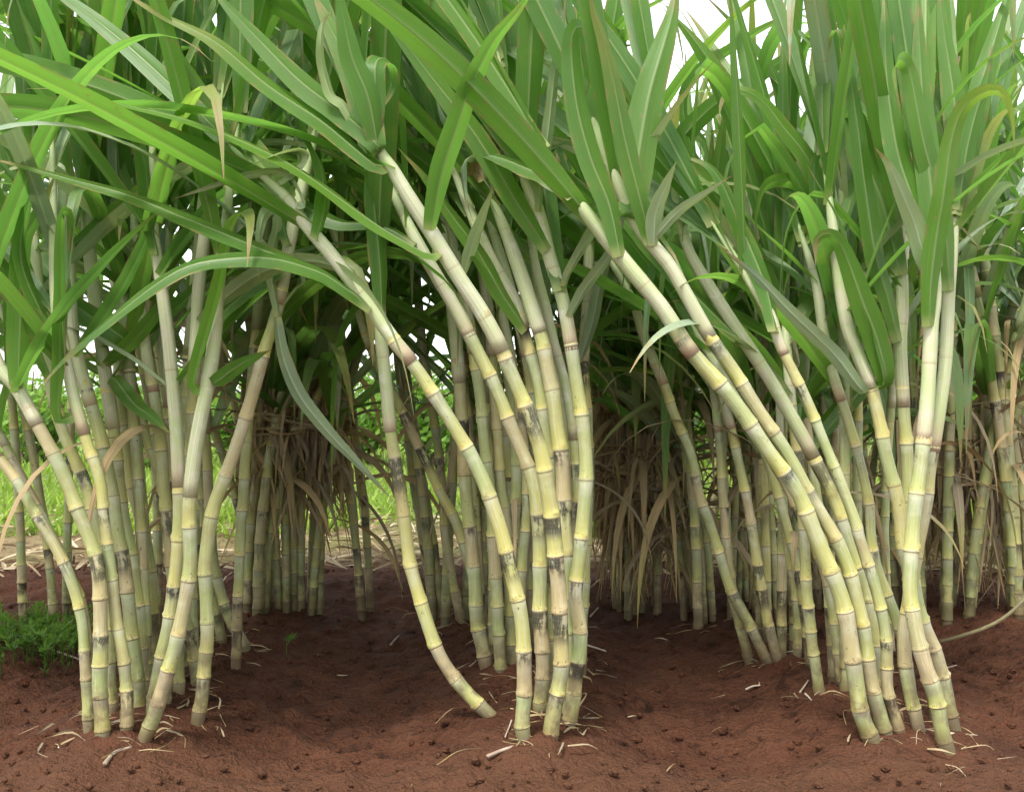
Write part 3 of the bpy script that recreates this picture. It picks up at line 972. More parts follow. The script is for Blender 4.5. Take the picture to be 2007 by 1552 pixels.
# ------------------------------------------------------------------ dark canes behind, left of the middle clump
GD = 'dark canes behind the middle clump'
for key, lab, pix in (('b1', 'dark shaded cane left of the middle clump, centre of the three', [(872, 1216), (858, 1150), (850, 1070), (838, 1000), (820, 900), (800, 800), (785, 700)]),
                      ('b2', 'dark shaded cane at the back of the middle clump, rightmost of the three', [(906, 1226), (886, 1130), (873, 1050), (866, 950), (855, 850), (838, 740), (825, 650)]),
                      ('b3', 'dark shaded thin cane left of the middle clump, leftmost of the three', [(851, 1192), (838, 1110), (822, 1010), (806, 910), (795, 800), (780, 700)])):
    cane(key, lab, GD, 22, pix, sheath=800, hang=3, crown=5, old=True, top_out=(-0.05, 0.05, 0.6))

# ------------------------------------------------------------------ canes leaning over at the right back of the left clump
GK = 'stubby canes behind the left clump'
cane('k1', 'black and yellow stubby cane behind the left clump, right one of two', GK, 24,
     [(484, 1285), (472, 1250), (452, 1215), (428, 1145), (415, 1070), (410, 980), (405, 880), (400, 780)], sheath=860, hang=3, crown=3, old=True, top_out=(0, 0.05, 0.5))
cane('k2', 'black and yellow stubby cane behind the left clump, left one of two', GK, 22,
     [(436, 1262), (428, 1220), (415, 1160), (405, 1080), (398, 980), (392, 880), (385, 780)], sheath=860, crown=3, old=True, top_out=(0, 0.05, 0.5))

# ------------------------------------------------------------------ leaves traced one by one (collar first, tip last)
# middle clump, sweeping to the upper left
leaf('m3', 34, [(842, 500), (760, 455), (700, 415), (628, 363), (558, 317), (453, 269), (349, 230), (223, 202), (140, 176), (52, 174)], -0.10, tone=0.9)
leaf('m4', 28, [(815, 478), (740, 440), (663, 436), (590, 402), (488, 370), (384, 300), (279, 244), (174, 174), (70, 133)], 0.12, tone=0.1)
leaf('m2', 34, [(724, 602), (690, 572), (600, 523), (520, 492), (436, 457), (349, 422), (244, 380), (140, 352), (28, 321), (-60, 300)], -0.05, tone=0.35)
leaf('m2', 30, [(728, 604), (690, 575), (640, 540), (593, 522), (540, 508), (480, 505), (384, 517), (314, 552), (209, 633), (122, 709), (63, 779)], -0.12, tone=0.25)
leaf('m3', 38, [(738, 325), (700, 296), (628, 237), (523, 167), (418, 80), (300, 21), (220, -30)], -0.03, tone=0.45)
leaf('m3', 46, [(742, 288), (694, 240), (593, 164), (523, 95), (453, 21), (400, -40)], 0.02, tone=0.5)
leaf('m3', 50, [(740, 285), (722, 192), (690, 112), (671, 21), (660, -50)], -0.06, tone=0.55)
leaf('m3', 46, [(738, 290), (716, 215), (690, 140), (650, 60), (610, -20)], 0.05, tone=0.7)
leaf('m3', 34, [(736, 240), (736, 180), (735, 135), (742, 116, 0.02), (757, 117, 0.05), (770, 134, 0.08), (772, 167, 0.10), (757, 200, 0.11), (738, 222, 0.11)], 0, real=0.036, tone=0.5)
leaf('m3', 30, [(695, 240), (672, 205), (648, 185), (632, 130), (628, 85), (634, 45, 0.03), (648, 24, 0.05)], -0.05, tone=0.8, mat=M_leaf_pale, real=0.03)
leaf('m3', 46, [(845, 452), (864, 349), (891, 262), (922, 174), (964, 87), (1016, 21), (1060, -45)], -0.14, tone=0.5, real=0.05)
leaf('m7', 46, [(1074, 490), (1016, 401), (964, 314), (912, 237), (842, 147), (790, 80), (744, 21), (715, -25)], -0.10, tone=0.75, real=0.05)
leaf('m7', 44, [(1036, 328), (981, 255), (935, 190), (894, 133), (824, 63), (770, -10)], 0.05, tone=0.5)
leaf('m7', 50, [(1028, 320), (985, 225), (950, 120), (930, 20), (920, -50)], 0.12, tone=0.7)
leaf('m7', 46, [(1024, 318), (1010, 210), (985, 100), (968, -20)], 0.16, tone=0.35)
leaf('m7', 44, [(1100, 570), (1075, 430), (1060, 330), (1020, 180), (990, 20), (985, -40)], 0.22, tone=0.3)
leaf('m7', 24, [(1056, 415), (1062, 340), (1074, 265), (1088, 140), (1103, 52), (1110, -20)], -0.05, mat=M_leaf_pale, tone=0.6, real=0.03)
leaf('m7', 22, [(1106, 562), (1118, 528), (1173, 436), (1243, 331), (1313, 227), (1352, 174), (1400, 120)], -0.10, mat=M_leaf_pale, tone=0.45, real=0.03)
leaf('m7', 22, [(1116, 622), (1149, 563), (1190, 507), (1214, 450), (1235, 380)], -0.05, mat=M_leaf_pale, tone=0.35, real=0.034)
leaf('m13', 24, [(1136, 710), (1159, 640), (1178, 552), (1196, 490), (1230, 400)], -0.02, mat=M_leaf_pale, tone=0.2, real=0.034)
leaf('m6', 32, [(1032, 648), (1012, 618), (985, 578), (957, 528), (925, 475), (880, 415), (835, 350), (780, 290)], -0.06, tone=0.75)
leaf('m5', 24, [(908, 540), (929, 471), (948, 418), (968, 364)], -0.1, mat=M_leaf_pale, tone=0.5, real=0.03, snap=False)
leaf('m5', 24, [(945, 350), (936, 318), (922, 308, -0.01), (908, 324, -0.03), (910, 365, -0.04), (917, 420, -0.05)], 0, mat=M_leaf_pale, tone=0.3, real=0.028)
leaf('m5', 30, [(946, 355), (930, 330), (915, 340, -0.02), (916, 400, -0.03), (930, 440, -0.03)], 0.0, mat=M_leaf_dry, tone=0.6, real=0.03)
leaf('m1', 36, [(749, 610), (745, 520), (736, 430), (731, 350), (735, 260), (745, 190)], 0.02, tone=0.15)
leaf('m2', 30, [(620, 470), (636, 400), (628, 330), (600, 262), (580, 190)], 0.05, tone=0.25)
leaf('m2', 20, [(590, 330), (600, 305), (585, 292, -0.01), (555, 297, -0.02), (520, 312, -0.04), (480, 330)], 0, mat=M_leaf_pale, tone=0.7, real=0.024)
leaf('m2', 16, [(600, 400), (560, 340), (480, 345), (400, 370), (340, 390)], 0.05, mat=M_leaf_pale, tone=0.5, real=0.02)
# left clump
leaf('l10', 34, [(378, 752), (401, 657), (425, 570), (439, 500), (453, 440), (470, 418, -0.01), (484, 416, -0.03), (491, 436, -0.06), (488, 480, -0.08), (484, 524, -0.08)], -0.10, tone=0.85, real=0.038)
leaf('l11', 20, [(546, 620), (530, 520), (545, 440), (535, 412), (520, 417, -0.01), (510, 450, -0.03), (506, 500, -0.04), (508, 548, -0.05)], -0.04, mat=M_leaf_pale, tone=0.6, real=0.028)
leaf('l4', 36, [(116, 818), (117, 709), (119, 605), (119, 500), (119, 450), (122, 418), (131, 413, 0.03), (139, 424, 0.05), (137, 471, 0.06), (132, 530, 0.06)], -0.12, tone=0.5, real=0.04)
leaf('l3', 27, [(108, 480), (112, 412), (113, 366), (112, 328), (60, 322, 0.02), (10, 335, 0.03), (-30, 360, 0.03)], 0.0, mat=M_leaf_pale, tone=0.5, real=0.03)
leaf('l6', 26, [(244, 667), (192, 629), (105, 570), (35, 517), (-20, 470)], -0.1, tone=0.1)
leaf('l4', 40, [(116, 700), (87, 660), (28, 591), (-25, 520)], -0.02, tone=0.35)
leaf('l6', 30, [(224, 742), (262, 790), (300, 818), (333, 850)], -0.12, tone=0.3, real=0.034)
leaf('l6', 30, [(208, 716), (262, 667), (307, 612), (360, 540)], -0.05, tone=0.5, real=0.036)
leaf('l10', 24, [(422, 750), (455, 726), (490, 705), (530, 686)], -0.05, tone=0.3, real=0.03)
leaf('l11', 14, [(556, 600), (578, 570), (596, 552), (590, 528, -0.01), (570, 515, -0.02), (545, 505, -0.03)], -0.02, mat=M_leaf_pale, tone=0.4, real=0.02)
leaf('l2', 44, [(35, 760), (40, 640), (45, 480), (75, 420), (110, 340)], 0.06, tone=0.4)
leaf('l9', 30, [(308, 500), (296, 430), (285, 330), (262, 230), (240, 120)], 0.02, tone=0.3)
leaf('l6', 44, [(168, 360), (160, 280), (130, 200), (95, 120), (60, 60)], 0.12, tone=0.55)
leaf('l6', 40, [(170, 370), (190, 300), (210, 220), (232, 120), (250, 20)], 0.10, tone=0.4)
leaf('l2', 26, [(30, 770), (70, 690), (130, 600), (200, 520), (270, 450), (330, 400)], -0.04, tone=0.2, real=0.04)
leaf('l3', 24, [(98, 740), (60, 650), (20, 540), (-30, 440)], -0.03, tone=0.3, real=0.04)
leaf('l5', 26, [(150, 700), (210, 610), (262, 520), (300, 430), (330, 330)], -0.05, tone=0.15, real=0.042)
leaf('l7', 24, [(238, 700), (300, 640), (360, 590), (430, 520), (500, 480), (560, 470)], 0.05, tone=0.1, real=0.042)
leaf('l9', 26, [(312, 540), (360, 470), (420, 400), (500, 350), (580, 320)], 0.06, tone=0.15, real=0.042)
leaf('l4', 26, [(128, 690), (80, 610), (40, 500), (60, 380), (90, 280)], -0.02, tone=0.25, real=0.042)
leaf('l11', 24, [(560, 530), (500, 560), (440, 610), (390, 680), (350, 760)], 0.04, tone=0.15, real=0.04)
leaf('l11', 30, [(566, 480), (540, 400), (490, 300), (430, 210), (360, 130)], 0.08, tone=0.3, real=0.046)
leaf('l11', 30, [(541, 622), (556, 705), (590, 780), (645, 849), (705, 912), (768, 978)], 0.0, mat=M_leaf_pale, tone=0.0, real=0.036)
# right clump
leaf('r1', 46, [(1216, 503), (1194, 401), (1159, 314), (1131, 209), (1120, 105), (1124, 62), (1138, 54, 0.02), (1152, 60, 0.05), (1162, 105, 0.07), (1157, 157, 0.08), (1143, 202, 0.09)], -0.08, tone=0.5, real=0.05)
leaf('r2', 42, [(1277, 478), (1253, 384), (1226, 279), (1205, 174), (1184, 87), (1163, 21), (1150, -40)], -0.10, tone=0.65, real=0.046)
leaf('r2', 64, [(1240, 428), (1248, 330), (1272, 190), (1302, 87), (1320, 21), (1330, -50)], 0.12, tone=0.75, real=0.064)
leaf('r2', 32, [(1282, 482), (1285, 420), (1305, 365), (1325, 318)], -0.05, mat=M_leaf_pale, tone=0.5, real=0.036)
leaf('r2', 15, [(1285, 465), (1330, 415), (1370, 387), (1434, 345)], -0.05, mat=M_leaf_pale, tone=0.5, real=0.02)
leaf('r1', 30, [(1125, 385), (1080, 350), (1030, 330), (980, 310), (900, 290)], 0.12, tone=0.15)
leaf('r3', 26, [(1456, 672), (1406, 623), (1300, 518), (1240, 450), (1190, 400), (1120, 340)], 0.05, tone=0.3)
leaf('r4', 34, [(1520, 650), (1500, 560), (1450, 440), (1395, 330), (1310, 303)], 0.1, tone=0.4)
leaf('s2', 36, [(1400, 420), (1330, 300), (1395, 211), (1476, 158), (1518, 130), (1617, 67), (1690, 20)], 0.0, tone=0.3, real=0.055)
leaf('s2', 28, [(1390, 420), (1340, 190), (1455, 81), (1546, 32), (1600, 10)], 0.05, tone=0.35, real=0.05)
leaf('s6', 30, [(1535, 380), (1540, 260), (1525, 165), (1497, 116), (1465, 74), (1416, 25), (1370, -20)], 0.0, tone=0.1, real=0.05)
leaf('r5', 36, [(1606, 440), (1596, 345), (1575, 299), (1539, 254), (1497, 201), (1458, 178), (1432, 180, 0.01), (1415, 198, 0.02), (1409, 232, 0.02)], -0.05, tone=0.8, real=0.045)
leaf('r19', 36, [(1761, 670), (1742, 590), (1716, 500), (1694, 352), (1680, 240), (1666, 150), (1655, 85), (1645, 58), (1632, 62, 0.03), (1625, 85, 0.05), (1623, 140, 0.06)], -0.06, tone=0.5, real=0.045)
leaf('r6', 40, [(1737, 748), (1719, 666), (1690, 590), (1665, 520), (1645, 475), (1625, 458), (1608, 463, 0.02), (1599, 480, 0.04), (1599, 520, 0.05)], -0.12, tone=0.6, real=0.05)
leaf('r6', 40, [(1739, 745), (1715, 640), (1680, 540), (1650, 440), (1610, 370), (1580, 320)], -0.02, tone=0.3, real=0.048)
leaf('r5', 32, [(1682, 702), (1663, 641), (1640, 570), (1617, 480), (1600, 390), (1596, 330), (1605, 300), (1625, 292), (1640, 305, 0.03), (1649, 350, 0.05)], -0.05, tone=0.35, real=0.04)
leaf('r5', 30, [(1600, 385), (1575, 366), (1547, 355), (1515, 357), (1495, 375, 0.0), (1484, 420, 0.0), (1482, 480, 0.01)], -0.04, tone=0.7, real=0.036)
leaf('r8', 42, [(1861, 570), (1853, 458), (1836, 370), (1815, 299), (1800, 229), (1785, 150), (1773, 122), (1762, 118, -0.02), (1754, 135, -0.05), (1757, 175, -0.07), (1766, 230, -0.07)], -0.08, tone=0.8, real=0.046)
leaf('r7', 40, [(1822, 640), (1825, 553), (1838, 450), (1849, 387), (1864, 282), (1885, 218), (1916, 187), (1950, 176), (1972, 192, 0.0), (1984, 240, 0.01), (1988, 300, 0.02)], -0.12, tone=0.85, real=0.046)
leaf('r8', 36, [(1879, 412), (1888, 340), (1898, 280), (1915, 215), (1935, 160), (1945, 90)], 0.0, tone=0.55, real=0.042)
leaf('r7', 32, [(1820, 530), (1793, 440), (1770, 385), (1742, 325), (1716, 290)], -0.08, mat=M_leaf_pale, tone=0.55, real=0.036)
leaf('r8', 46, [(1872, 420), (1880, 300), (1868, 180), (1850, 60), (1840, -40)], 0.08, tone=0.75, real=0.05)
leaf('r8', 46, [(1872, 420), (1900, 280), (1930, 150), (1965, 30), (1990, -50)], 0.12, tone=0.6, real=0.05)
leaf('r7', 48, [(1834, 520), (1828, 400), (1812, 250), (1803, 100), (1800, -30)], 0.10, tone=0.6, real=0.05)
leaf('r7', 46, [(1830, 520), (1800, 420), (1760, 300), (1738, 150), (1735, 20), (1733, -30)], 0.14, tone=0.5, real=0.05)
leaf('r19', 56, [(1764, 540), (1730, 400), (1690, 300), (1650, 160), (1625, 60), (1612, -30)], 0.16, tone=0.6, real=0.058)
leaf('r6', 26, [(1690, 765), (1640, 700), (1600, 660), (1547, 610), (1480, 540), (1406, 480)], -0.10, mat=M_leaf_pale, tone=0.05, real=0.03)
# ------------------------------------------------------------------ further rows: simpler canes, each one a thing with stem, sheath and leaves
def far_cane(x, y, H, lean, label, group, r=0.016, nl=9, tone_mat=None, dry=0, ll=(0.6, 1.05), lt=(0.0, 0.8), droop=1.7, low=0.42, spread=0.8, curve=1.6, pale=0.22):
    """lean: offset of the stem's tip from its foot"""
    z0 = ground_z(x, y)
    pts = []
    for i in range(6):
        t = i / 5
        pts.append(Vector((x + lean[0] * t ** curve, y + lean[1] * t ** curve, z0 - 0.03 + (H + 0.03) * t)))
    pp = catmull(pts, 30)
    root = empty('sugarcane_stalk', (x, y, z0))
    tag(root, label, 'sugarcane', group)
    tone = U(0, 1)
    st = U(0.5, 0.68)
    mb = MB(); build_cane(mb, pp, r, r * 0.85, st + 0.05, 8, tone, dense=False)
    mb.build('stem', tone_mat or M_cane, root)
    mb = MB(); build_sheath(mb, pp, r, r * 0.85, st, 8, tone, nsh=2)
    mb.build('leaf_sheath', M_sheath_green if rng.random() < 0.75 else M_sheath_dry, root)
    mb = MB(); mp = MB()
    az0 = U(0, 6.28)
    nl += 3
    for i in range(nl):
        k = (i + 0.5) / nl
        t = low + (1 - low) * k
        ax = tangent_at(pp, t)
        tilt = spread + (0.10 - spread) * k
        crown_leaf(mp if rng.random() < pale else mb, curve_at(pp, t), ax, tilt * U(0.8, 1.25), az0 + math.pi * i + U(-0.6, 0.6), U(*ll), U(0.028, 0.050), droop * U(0.5, 1.4), U(*lt),
                   kink=(U(0.45, 0.85) if rng.random() < 0.3 else None), n=14)
    mb.build('leaf_crown', M_leaf, root)
    if mp.f: mp.build('pale_leaves', M_leaf_pale, root)
    if dry:
        for i in range(dry):
            mb = MB()
            t = U(0.25, 0.6)
            a = U(0, 6.28)
            d = Vector((math.cos(a) * 0.7, math.sin(a) * 0.7, U(-0.2, 0.7)))
            ribbon(mb, grow(curve_at(pp, t), d, U(0.3, 0.6), 6.0), Vector((math.sin(a), -math.cos(a), 0)), U(0.012, 0.028), U(0, 1), n=10, twist=U(-2, 2))
            mb.build('dry_leaf', M_leaf_dry, root)
    return root


def far_clump(px, d, n, rx, H, label, group, lean=0.12, leanx=0.0, seed=0, **kw):
    rng.seed(seed)
    cx = (px - 1003.5) * d / FPX
    for i in range(n):
        a, q = U(0, 6.28), math.sqrt(U(0.02, 1))
        ox, oy = rx * q * math.cos(a), rx * 0.75 * q * math.sin(a)
        far_cane(cx + ox, d + oy, U(*H), (leanx + ox * lean / rx * 1.3 + U(-0.2, 0.2), oy * lean / rx + U(-0.08, 0.08)), label, group, **kw)


def dry_skirt(px, d, zt, rx, n, label, seed, hang=(0.25, 0.5), up=0.25):
    """dry trash leaves gathered round a stool of canes and tied with a twisted leaf rope"""
    rng.seed(seed)
    cx = (px - 1003.5) * d / FPX
    z0 = ground_z(cx, d)
    root = empty('dry_leaf_bundle', (cx, d, z0))
    tag(root, label, 'dry leaves')
    mb = MB()
    for i in range(n):
        a = U(0, 6.28)
        dr = Vector((math.cos(a), math.sin(a) * 0.8, 0))
        s = Vector((cx, d, zt + U(-0.05, 0.05))) + dr * rx * U(0.65, 1.08)
        L = U(*hang) * (1.0 if rng.random() < 0.75 else U(0.3, 0.7))
        pts = [s + Vector((0, 0, U(0.02, up))) - dr * U(0.0, 0.03), s, s + dr * U(-0.02, 0.03) + Vector((U(-.03, .03), 0, -L * 0.4)),
               s + dr * U(-0.06, 0.06) + Vector((U(-.08, .08), U(-.04, .04), -L))]
        for p in pts: p.z = max(p.z, 0.015)
        ribbon(mb, pts, Vector((-dr.y, dr.x, 0)), U(0.006, 0.020), U(0, 1), n=12, twist=U(-5, 5), fold=0.5, base_w=0.8)
    mb.build('hanging_leaves', M_leaf_dry, root)
    mb = MB()
    for i in range(20):
        a0 = U(0, 6.28); da = U(0.9, 2.6)
        zz = zt + rng.gauss(0, 0.016); slope = U(-0.04, 0.04)
        k1 = U(1.0, 1.16)
        pts = [Vector((cx + math.cos(a0 + da * k / 6) * rx * k1 * U(0.97, 1.04), d + math.sin(a0 + da * k / 6) * rx * 0.85 * k1 * U(0.97, 1.04), zz + slope * (k - 3) / 3 + U(-0.012, 0.012))) for k in range(7)]
        for q in range(2): pts.append(pts[-1] + Vector((U(-.07, .07), U(-.08, 0.02), U(-.09, .05))))
        ribbon(mb, pts, Vector((0, 0, 1)), U(0.005, 0.016), U(0, 1), n=18, twist=U(-9, 9), fold=0.5, base_w=0.7)
    mb.build('tie_band', M_leaf_dry, root)


def row_fill(x, y0, y1, rx, n, H, label, group, leanx, seed, **kw):
    rng.seed(seed)
    for i in range(n):
        y = U(y0, y1)
        far_cane(x * y / y0 * 0.35 + x * 0.65 + rng.gauss(0, rx * 0.5), y, U(*H), (leanx + U(-0.22, 0.22), U(-0.1, 0.15)), label, group, **kw)


row_fill(-0.72, 2.05, 2.75, 0.13, 9, (1.05, 1.5), 'slim cane half hidden inside the left clump behind its front canes', 'half hidden canes of the left clump', -0.05, 61, r=0.0125, nl=7, dry=1, low=0.5)
row_fill(0.02, 2.15, 2.75, 0.10, 9, (1.15, 1.7), 'slim cane half hidden inside the middle clump behind its front canes', 'half hidden canes of the middle clump', -0.12, 62, r=0.0125, nl=7, dry=2, low=0.5)
row_fill(0.70, 2.05, 2.7, 0.12, 10, (0.9, 1.25), 'slim cane half hidden inside the right clump behind its front canes', 'half hidden canes of the right clump', -0.15, 63, r=0.0120, nl=6, dry=1, low=0.5, ll=(0.5, 0.85))
far_clump(570, 3.05, 11, 0.11, (1.05, 1.5), 'green cane crowded into the dark clump between the left and middle clumps', 'canes of the dark clump left of centre', 0.22, 0.0, 21, r=0.013, tone_mat=M_cane_dark, nl=8, dry=5)
far_clump(500, 2.95, 6, 0.07, (1.1, 1.5), 'dark green cane arching right beside the dark clump left of centre', 'arching canes left of centre', 0.05, 0.30, 22, r=0.016, tone_mat=M_cane_dark, nl=8, curve=2.2)
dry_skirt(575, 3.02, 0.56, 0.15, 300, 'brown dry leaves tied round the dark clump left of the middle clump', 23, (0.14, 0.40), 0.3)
far_clump(890, 2.95, 6, 0.10, (1.1, 1.6), 'shaded cane in the tall clump directly behind the middle clump', 'canes right behind the middle clump', 0.15, -0.05, 24, r=0.015, tone_mat=M_cane_dark, nl=9)
far_clump(1265, 3.15, 11, 0.12, (1.0, 1.4), 'cane wrapped in dry brown leaves right of the middle clump', 'canes of the dry wrapped clump', 0.2, 0.0, 25, r=0.013, tone_mat=M_cane_dark, nl=8, dry=9, ll=(0.5, 0.85))
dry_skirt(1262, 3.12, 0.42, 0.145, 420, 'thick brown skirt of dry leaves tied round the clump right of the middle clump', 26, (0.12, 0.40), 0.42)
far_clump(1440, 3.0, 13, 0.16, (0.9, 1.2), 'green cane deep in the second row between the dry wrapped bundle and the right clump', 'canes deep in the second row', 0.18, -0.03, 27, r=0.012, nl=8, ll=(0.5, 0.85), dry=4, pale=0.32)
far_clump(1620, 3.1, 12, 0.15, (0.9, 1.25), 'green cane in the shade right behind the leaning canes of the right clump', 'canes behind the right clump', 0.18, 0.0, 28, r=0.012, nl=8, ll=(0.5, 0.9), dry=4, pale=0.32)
far_clump(1830, 3.0, 10, 0.13, (1.2, 1.9), 'green cane fanning out to the right behind the upright pair of canes', 'canes fanning out at the right', 0.22, 0.12, 29, r=0.016, tone_mat=M_cane_dark, nl=9, dry=6)
dry_skirt(1905, 3.05, 0.43, 0.15, 220, 'dry brown leaves tied round the fanning clump at the right edge', 30, (0.2, 0.4), 0.2)
far_clump(2060, 2.9, 8, 0.12, (1.4, 2.0), 'cane of the dense clump at the right edge of the field', 'canes at the right edge', 0.2, -0.02, 31, r=0.016, nl=9, dry=2)
far_clump(1360, 4.3, 8, 0.2, (1.0, 1.4), 'dim cane of the third row behind the dry wrapped clump', 'third row canes right of centre', 0.2, 0.0, 32, r=0.014, nl=8, dry=2, ll=(0.5, 0.9), pale=0.32)
far_clump(1560, 4.2, 9, 0.22, (0.9, 1.2), 'dim cane of the third row seen through the second row', 'third row canes right', 0.2, 0.0, 33, r=0.014, nl=8, dry=2, ll=(0.5, 0.9), pale=0.32)
far_clump(1760, 4.2, 9, 0.22, (1.2, 1.8), 'dim cane of the third row behind the upright pair', 'third row canes behind the upright pair', 0.2, 0.0, 34, r=0.014, nl=9, dry=2)
far_clump(1960, 4.2, 9, 0.22, (1.4, 2.0), 'dim cane of the third row at the far right', 'third row canes at the far right', 0.2, 0.0, 35, r=0.014, nl=9, dry=2)
far_clump(150, 2.75, 4, 0.16, (1.2, 1.7), 'slim shaded cane rising behind the left clump', 'canes behind the left clump', 0.2, -0.05, 36, r=0.013, nl=10, low=0.6)
far_clump(-330, 2.3, 7, 0.14, (1.4, 2.0), 'cane of the clump beyond the left edge leaning its leaves in', 'canes beyond the left edge', 0.25, 0.05, 37, r=0.016, nl=10)
far_clump(340, 3.0, 3, 0.12, (1.4, 2.0), 'thin cane behind the right half of the left clump', 'canes behind the right half of the left clump', 0.2, 0.05, 38, r=0.013, nl=10, low=0.6)
far_clump(720, 3.1, 2, 0.05, (1.4, 1.7), 'leafy cane in the gap left of the middle clump', 'leafy canes in the gap', 0.3, -0.25, 39, r=0.013, nl=10, low=0.6)

make_ground()

# ------------------------------------------------------------------ weeds, twigs, straw, clods
def weed(px, py, label, seed, n=60, h=0.16):
    rng.seed(seed)
    d = base_depth(px, py)
    c = P(px, py, d)
    root = empty('weed', c)
    tag(root, label, 'weed')
    ms = ml = MB()
    for i in range(n):
        a = U(0, 6.28)
        dr = Vector((math.cos(a), math.sin(a), 0))
        q0 = abs(rng.gauss(0, 0.15)); s = c + dr * q0; s.z = ground_z(s.x, s.y) + 0.004
        pts = grow(s, dr * U(0.5, 1.6) + Vector((0, 0, 1)), U(0.4, 1.3) * h * 1.3 * (1.25 - min(1.0, q0 * 2.5)), 9.0, n=9)
        stick(ms, pts, 0.0014, 0.0006, 4, 6, U(0, 1))
        for k in range(16):
            t = U(0.0, 1)
            p = curve_at(pts, t); tg = tangent_at(pts, t)
            sd2 = Vector((U(-1, 1), U(-1, 1), U(-0.2, 0.8))).normalized()
            e = p + (tg * 0.5 + sd2) * U(0.012, 0.026)
            w = tg.cross(sd2).normalized() * 0.0022
            i0 = ml.vert(p, (0.5, 0), U(0, 1)); i1 = ml.vert(p.lerp(e, 0.5) + w, (0, 0.5)); i2 = ml.vert(e, (0.5, 1)); i3 = ml.vert(p.lerp(e, 0.5) - w, (1, 0.5))
            ml.f.append((i0, i1, i2, i3))
    ml.build('foliage', M_weed, root)


weed(85, 1290, 'dark feathery green weed growing low beside the foot of the left clump', 51, 120, 0.032)
weed(40, 1245, 'smaller feathery weed half cut off by the left edge', 52, 70, 0.032)


def twig(pix, label, r=0.003, lift=0.004, mat=None, name='twig', cat='twig', zs=None):
    pts = []
    for i, (x, y) in enumerate(pix):
        p = P(x, y, base_depth(x, y))
        p.z = ground_z(p.x, p.y) + r + lift + (zs[i] if zs else 0)
        pts.append(p)
    mb = MB(); stick(mb, pts, r, r * 0.6, 6, 12, U(0, 1))
    o = mb.build(name, mat or M_twig)
    tag(o, label, cat)


rng.seed(60)
twig([(955, 1490), (990, 1476), (1030, 1466), (1075, 1470)], 'bent pale twig lying on the earth in front of the middle clump', 0.0035)
twig([(60, 1262), (100, 1278), (158, 1298)], 'straight pale stalk lying by the weed at the left', 0.0035)
twig([(205, 1505), (225, 1483), (258, 1472)], 'pale curled husk on the earth in front of the left clump', 0.004)
twig([(1147, 1268), (1170, 1275), (1188, 1281)], 'thin pale straw stick right of the middle clump', 0.003)
twig([(1157, 1212), (1166, 1202), (1173, 1192)], 'short upright pale splinter in the furrow right of the middle clump', 0.003)
twig([(1568, 1362), (1578, 1348), (1584, 1338)], 'short white twig beside the lone cane foot in the second row', 0.0025)
twig([(1578, 1365), (1588, 1375), (1594, 1383)], 'curled brown twig just below the short white one', 0.0025)
twig([(1462, 1356), (1475, 1350), (1490, 1348)], 'white straw bit in the furrow below the second row', 0.0025)
twig([(1862, 1444), (1885, 1447), (1915, 1448)], 'pale straw lying at the right foot of the right clump', 0.003)
twig([(1010, 1395), (1000, 1425), (990, 1450)], 'thin root curling out in front of the middle clump', 0.002)
twig([(766, 1268), (775, 1258), (782, 1250)], 'white splinter in the furrow left of the middle clump', 0.0035)
twig([(1850, 1316), (1862, 1312), (1875, 1308)], 'tiny pale chip of straw right of the upright pair', 0.0025)
# the long curved stalk that sags along the ground at the right
pts = []
for (x, y, d_) in ((1838, 1258, 2.58), (1880, 1247, 2.56), (1925, 1232, 2.54), (1960, 1215, 2.52), (1992, 1190, 2.5), (2030, 1150, 2.48)):
    pts.append(P(x, y, d_))
mb = MB(); stick(mb, pts, 0.0055, 0.004, 8, 20, 0.4)
tag(mb.build('fallen_stalk', M_cane_dark), 'curved grey-green stalk sagging along the soil at the right edge', 'stalk')

rng.seed(70)
mb = MB()
for i in range(1800):
    y = 1.62 + 4.2 * rng.random() ** 1.3
    x = U(-1, 1) * y * 0.62
    if y < 3.4 and rng.random() < 0.93: continue
    z = ground_z(x, y) + 0.006
    L = U(0.015, 0.06) if y < 3.4 else U(0.06, 0.28)
    a = U(0, 6.28)
    e = Vector((x + math.cos(a) * L, y + math.sin(a) * L, 0)); e.z = ground_z(e.x, e.y) + U(0.004, 0.012 if y < 3.4 else 0.06)
    s = Vector((x, y, z)); mdl = s.lerp(e, 0.5) + Vector((U(-.1, .1) * L, U(-.1, .1) * L, U(0.0, 0.12) * L))
    ribbon(mb, [s, mdl, e], Vector((-math.sin(a), math.cos(a), 0)), U(0.0015, 0.0035) if y < 3.4 else U(0.006, 0.018), U(0, 1), n=5, twist=U(-2, 2), base_w=0.8)
o = mb.build('straw', M_straw)
tag(o, 'bits of dry straw scattered over the soil and the field edge', 'straw', kind='stuff')

mb = MB()
for (fx, fy) in FEET:
    for k in range(6):
        a = U(0, 6.28); q = U(0.01, 0.09)
        s = Vector((fx + math.cos(a) * q, fy + math.sin(a) * q, 0)); s.z = ground_z(s.x, s.y) + 0.014
        a2 = U(0, 6.28); L = U(0.02, 0.09)
        e = s + Vector((math.cos(a2) * L, math.sin(a2) * L, 0)); e.z = ground_z(e.x, e.y) + U(0.01, 0.022)
        md = s.lerp(e, 0.5) + Vector((U(-.2, .2) * L, U(-.2, .2) * L, U(0, 0.15) * L))
        ribbon(mb, [s, md, e], Vector((-math.sin(a2), math.cos(a2), 0.3)), U(0.001, 0.005), U(0, 1), n=6, twist=U(-3, 3), base_w=0.8, fold=0.5)
o = mb.build('dry_leaf_litter', M_leaf_dry)
tag(o, 'shreds of dry brown leaf and root round the feet of the canes', 'leaf litter', kind='stuff')

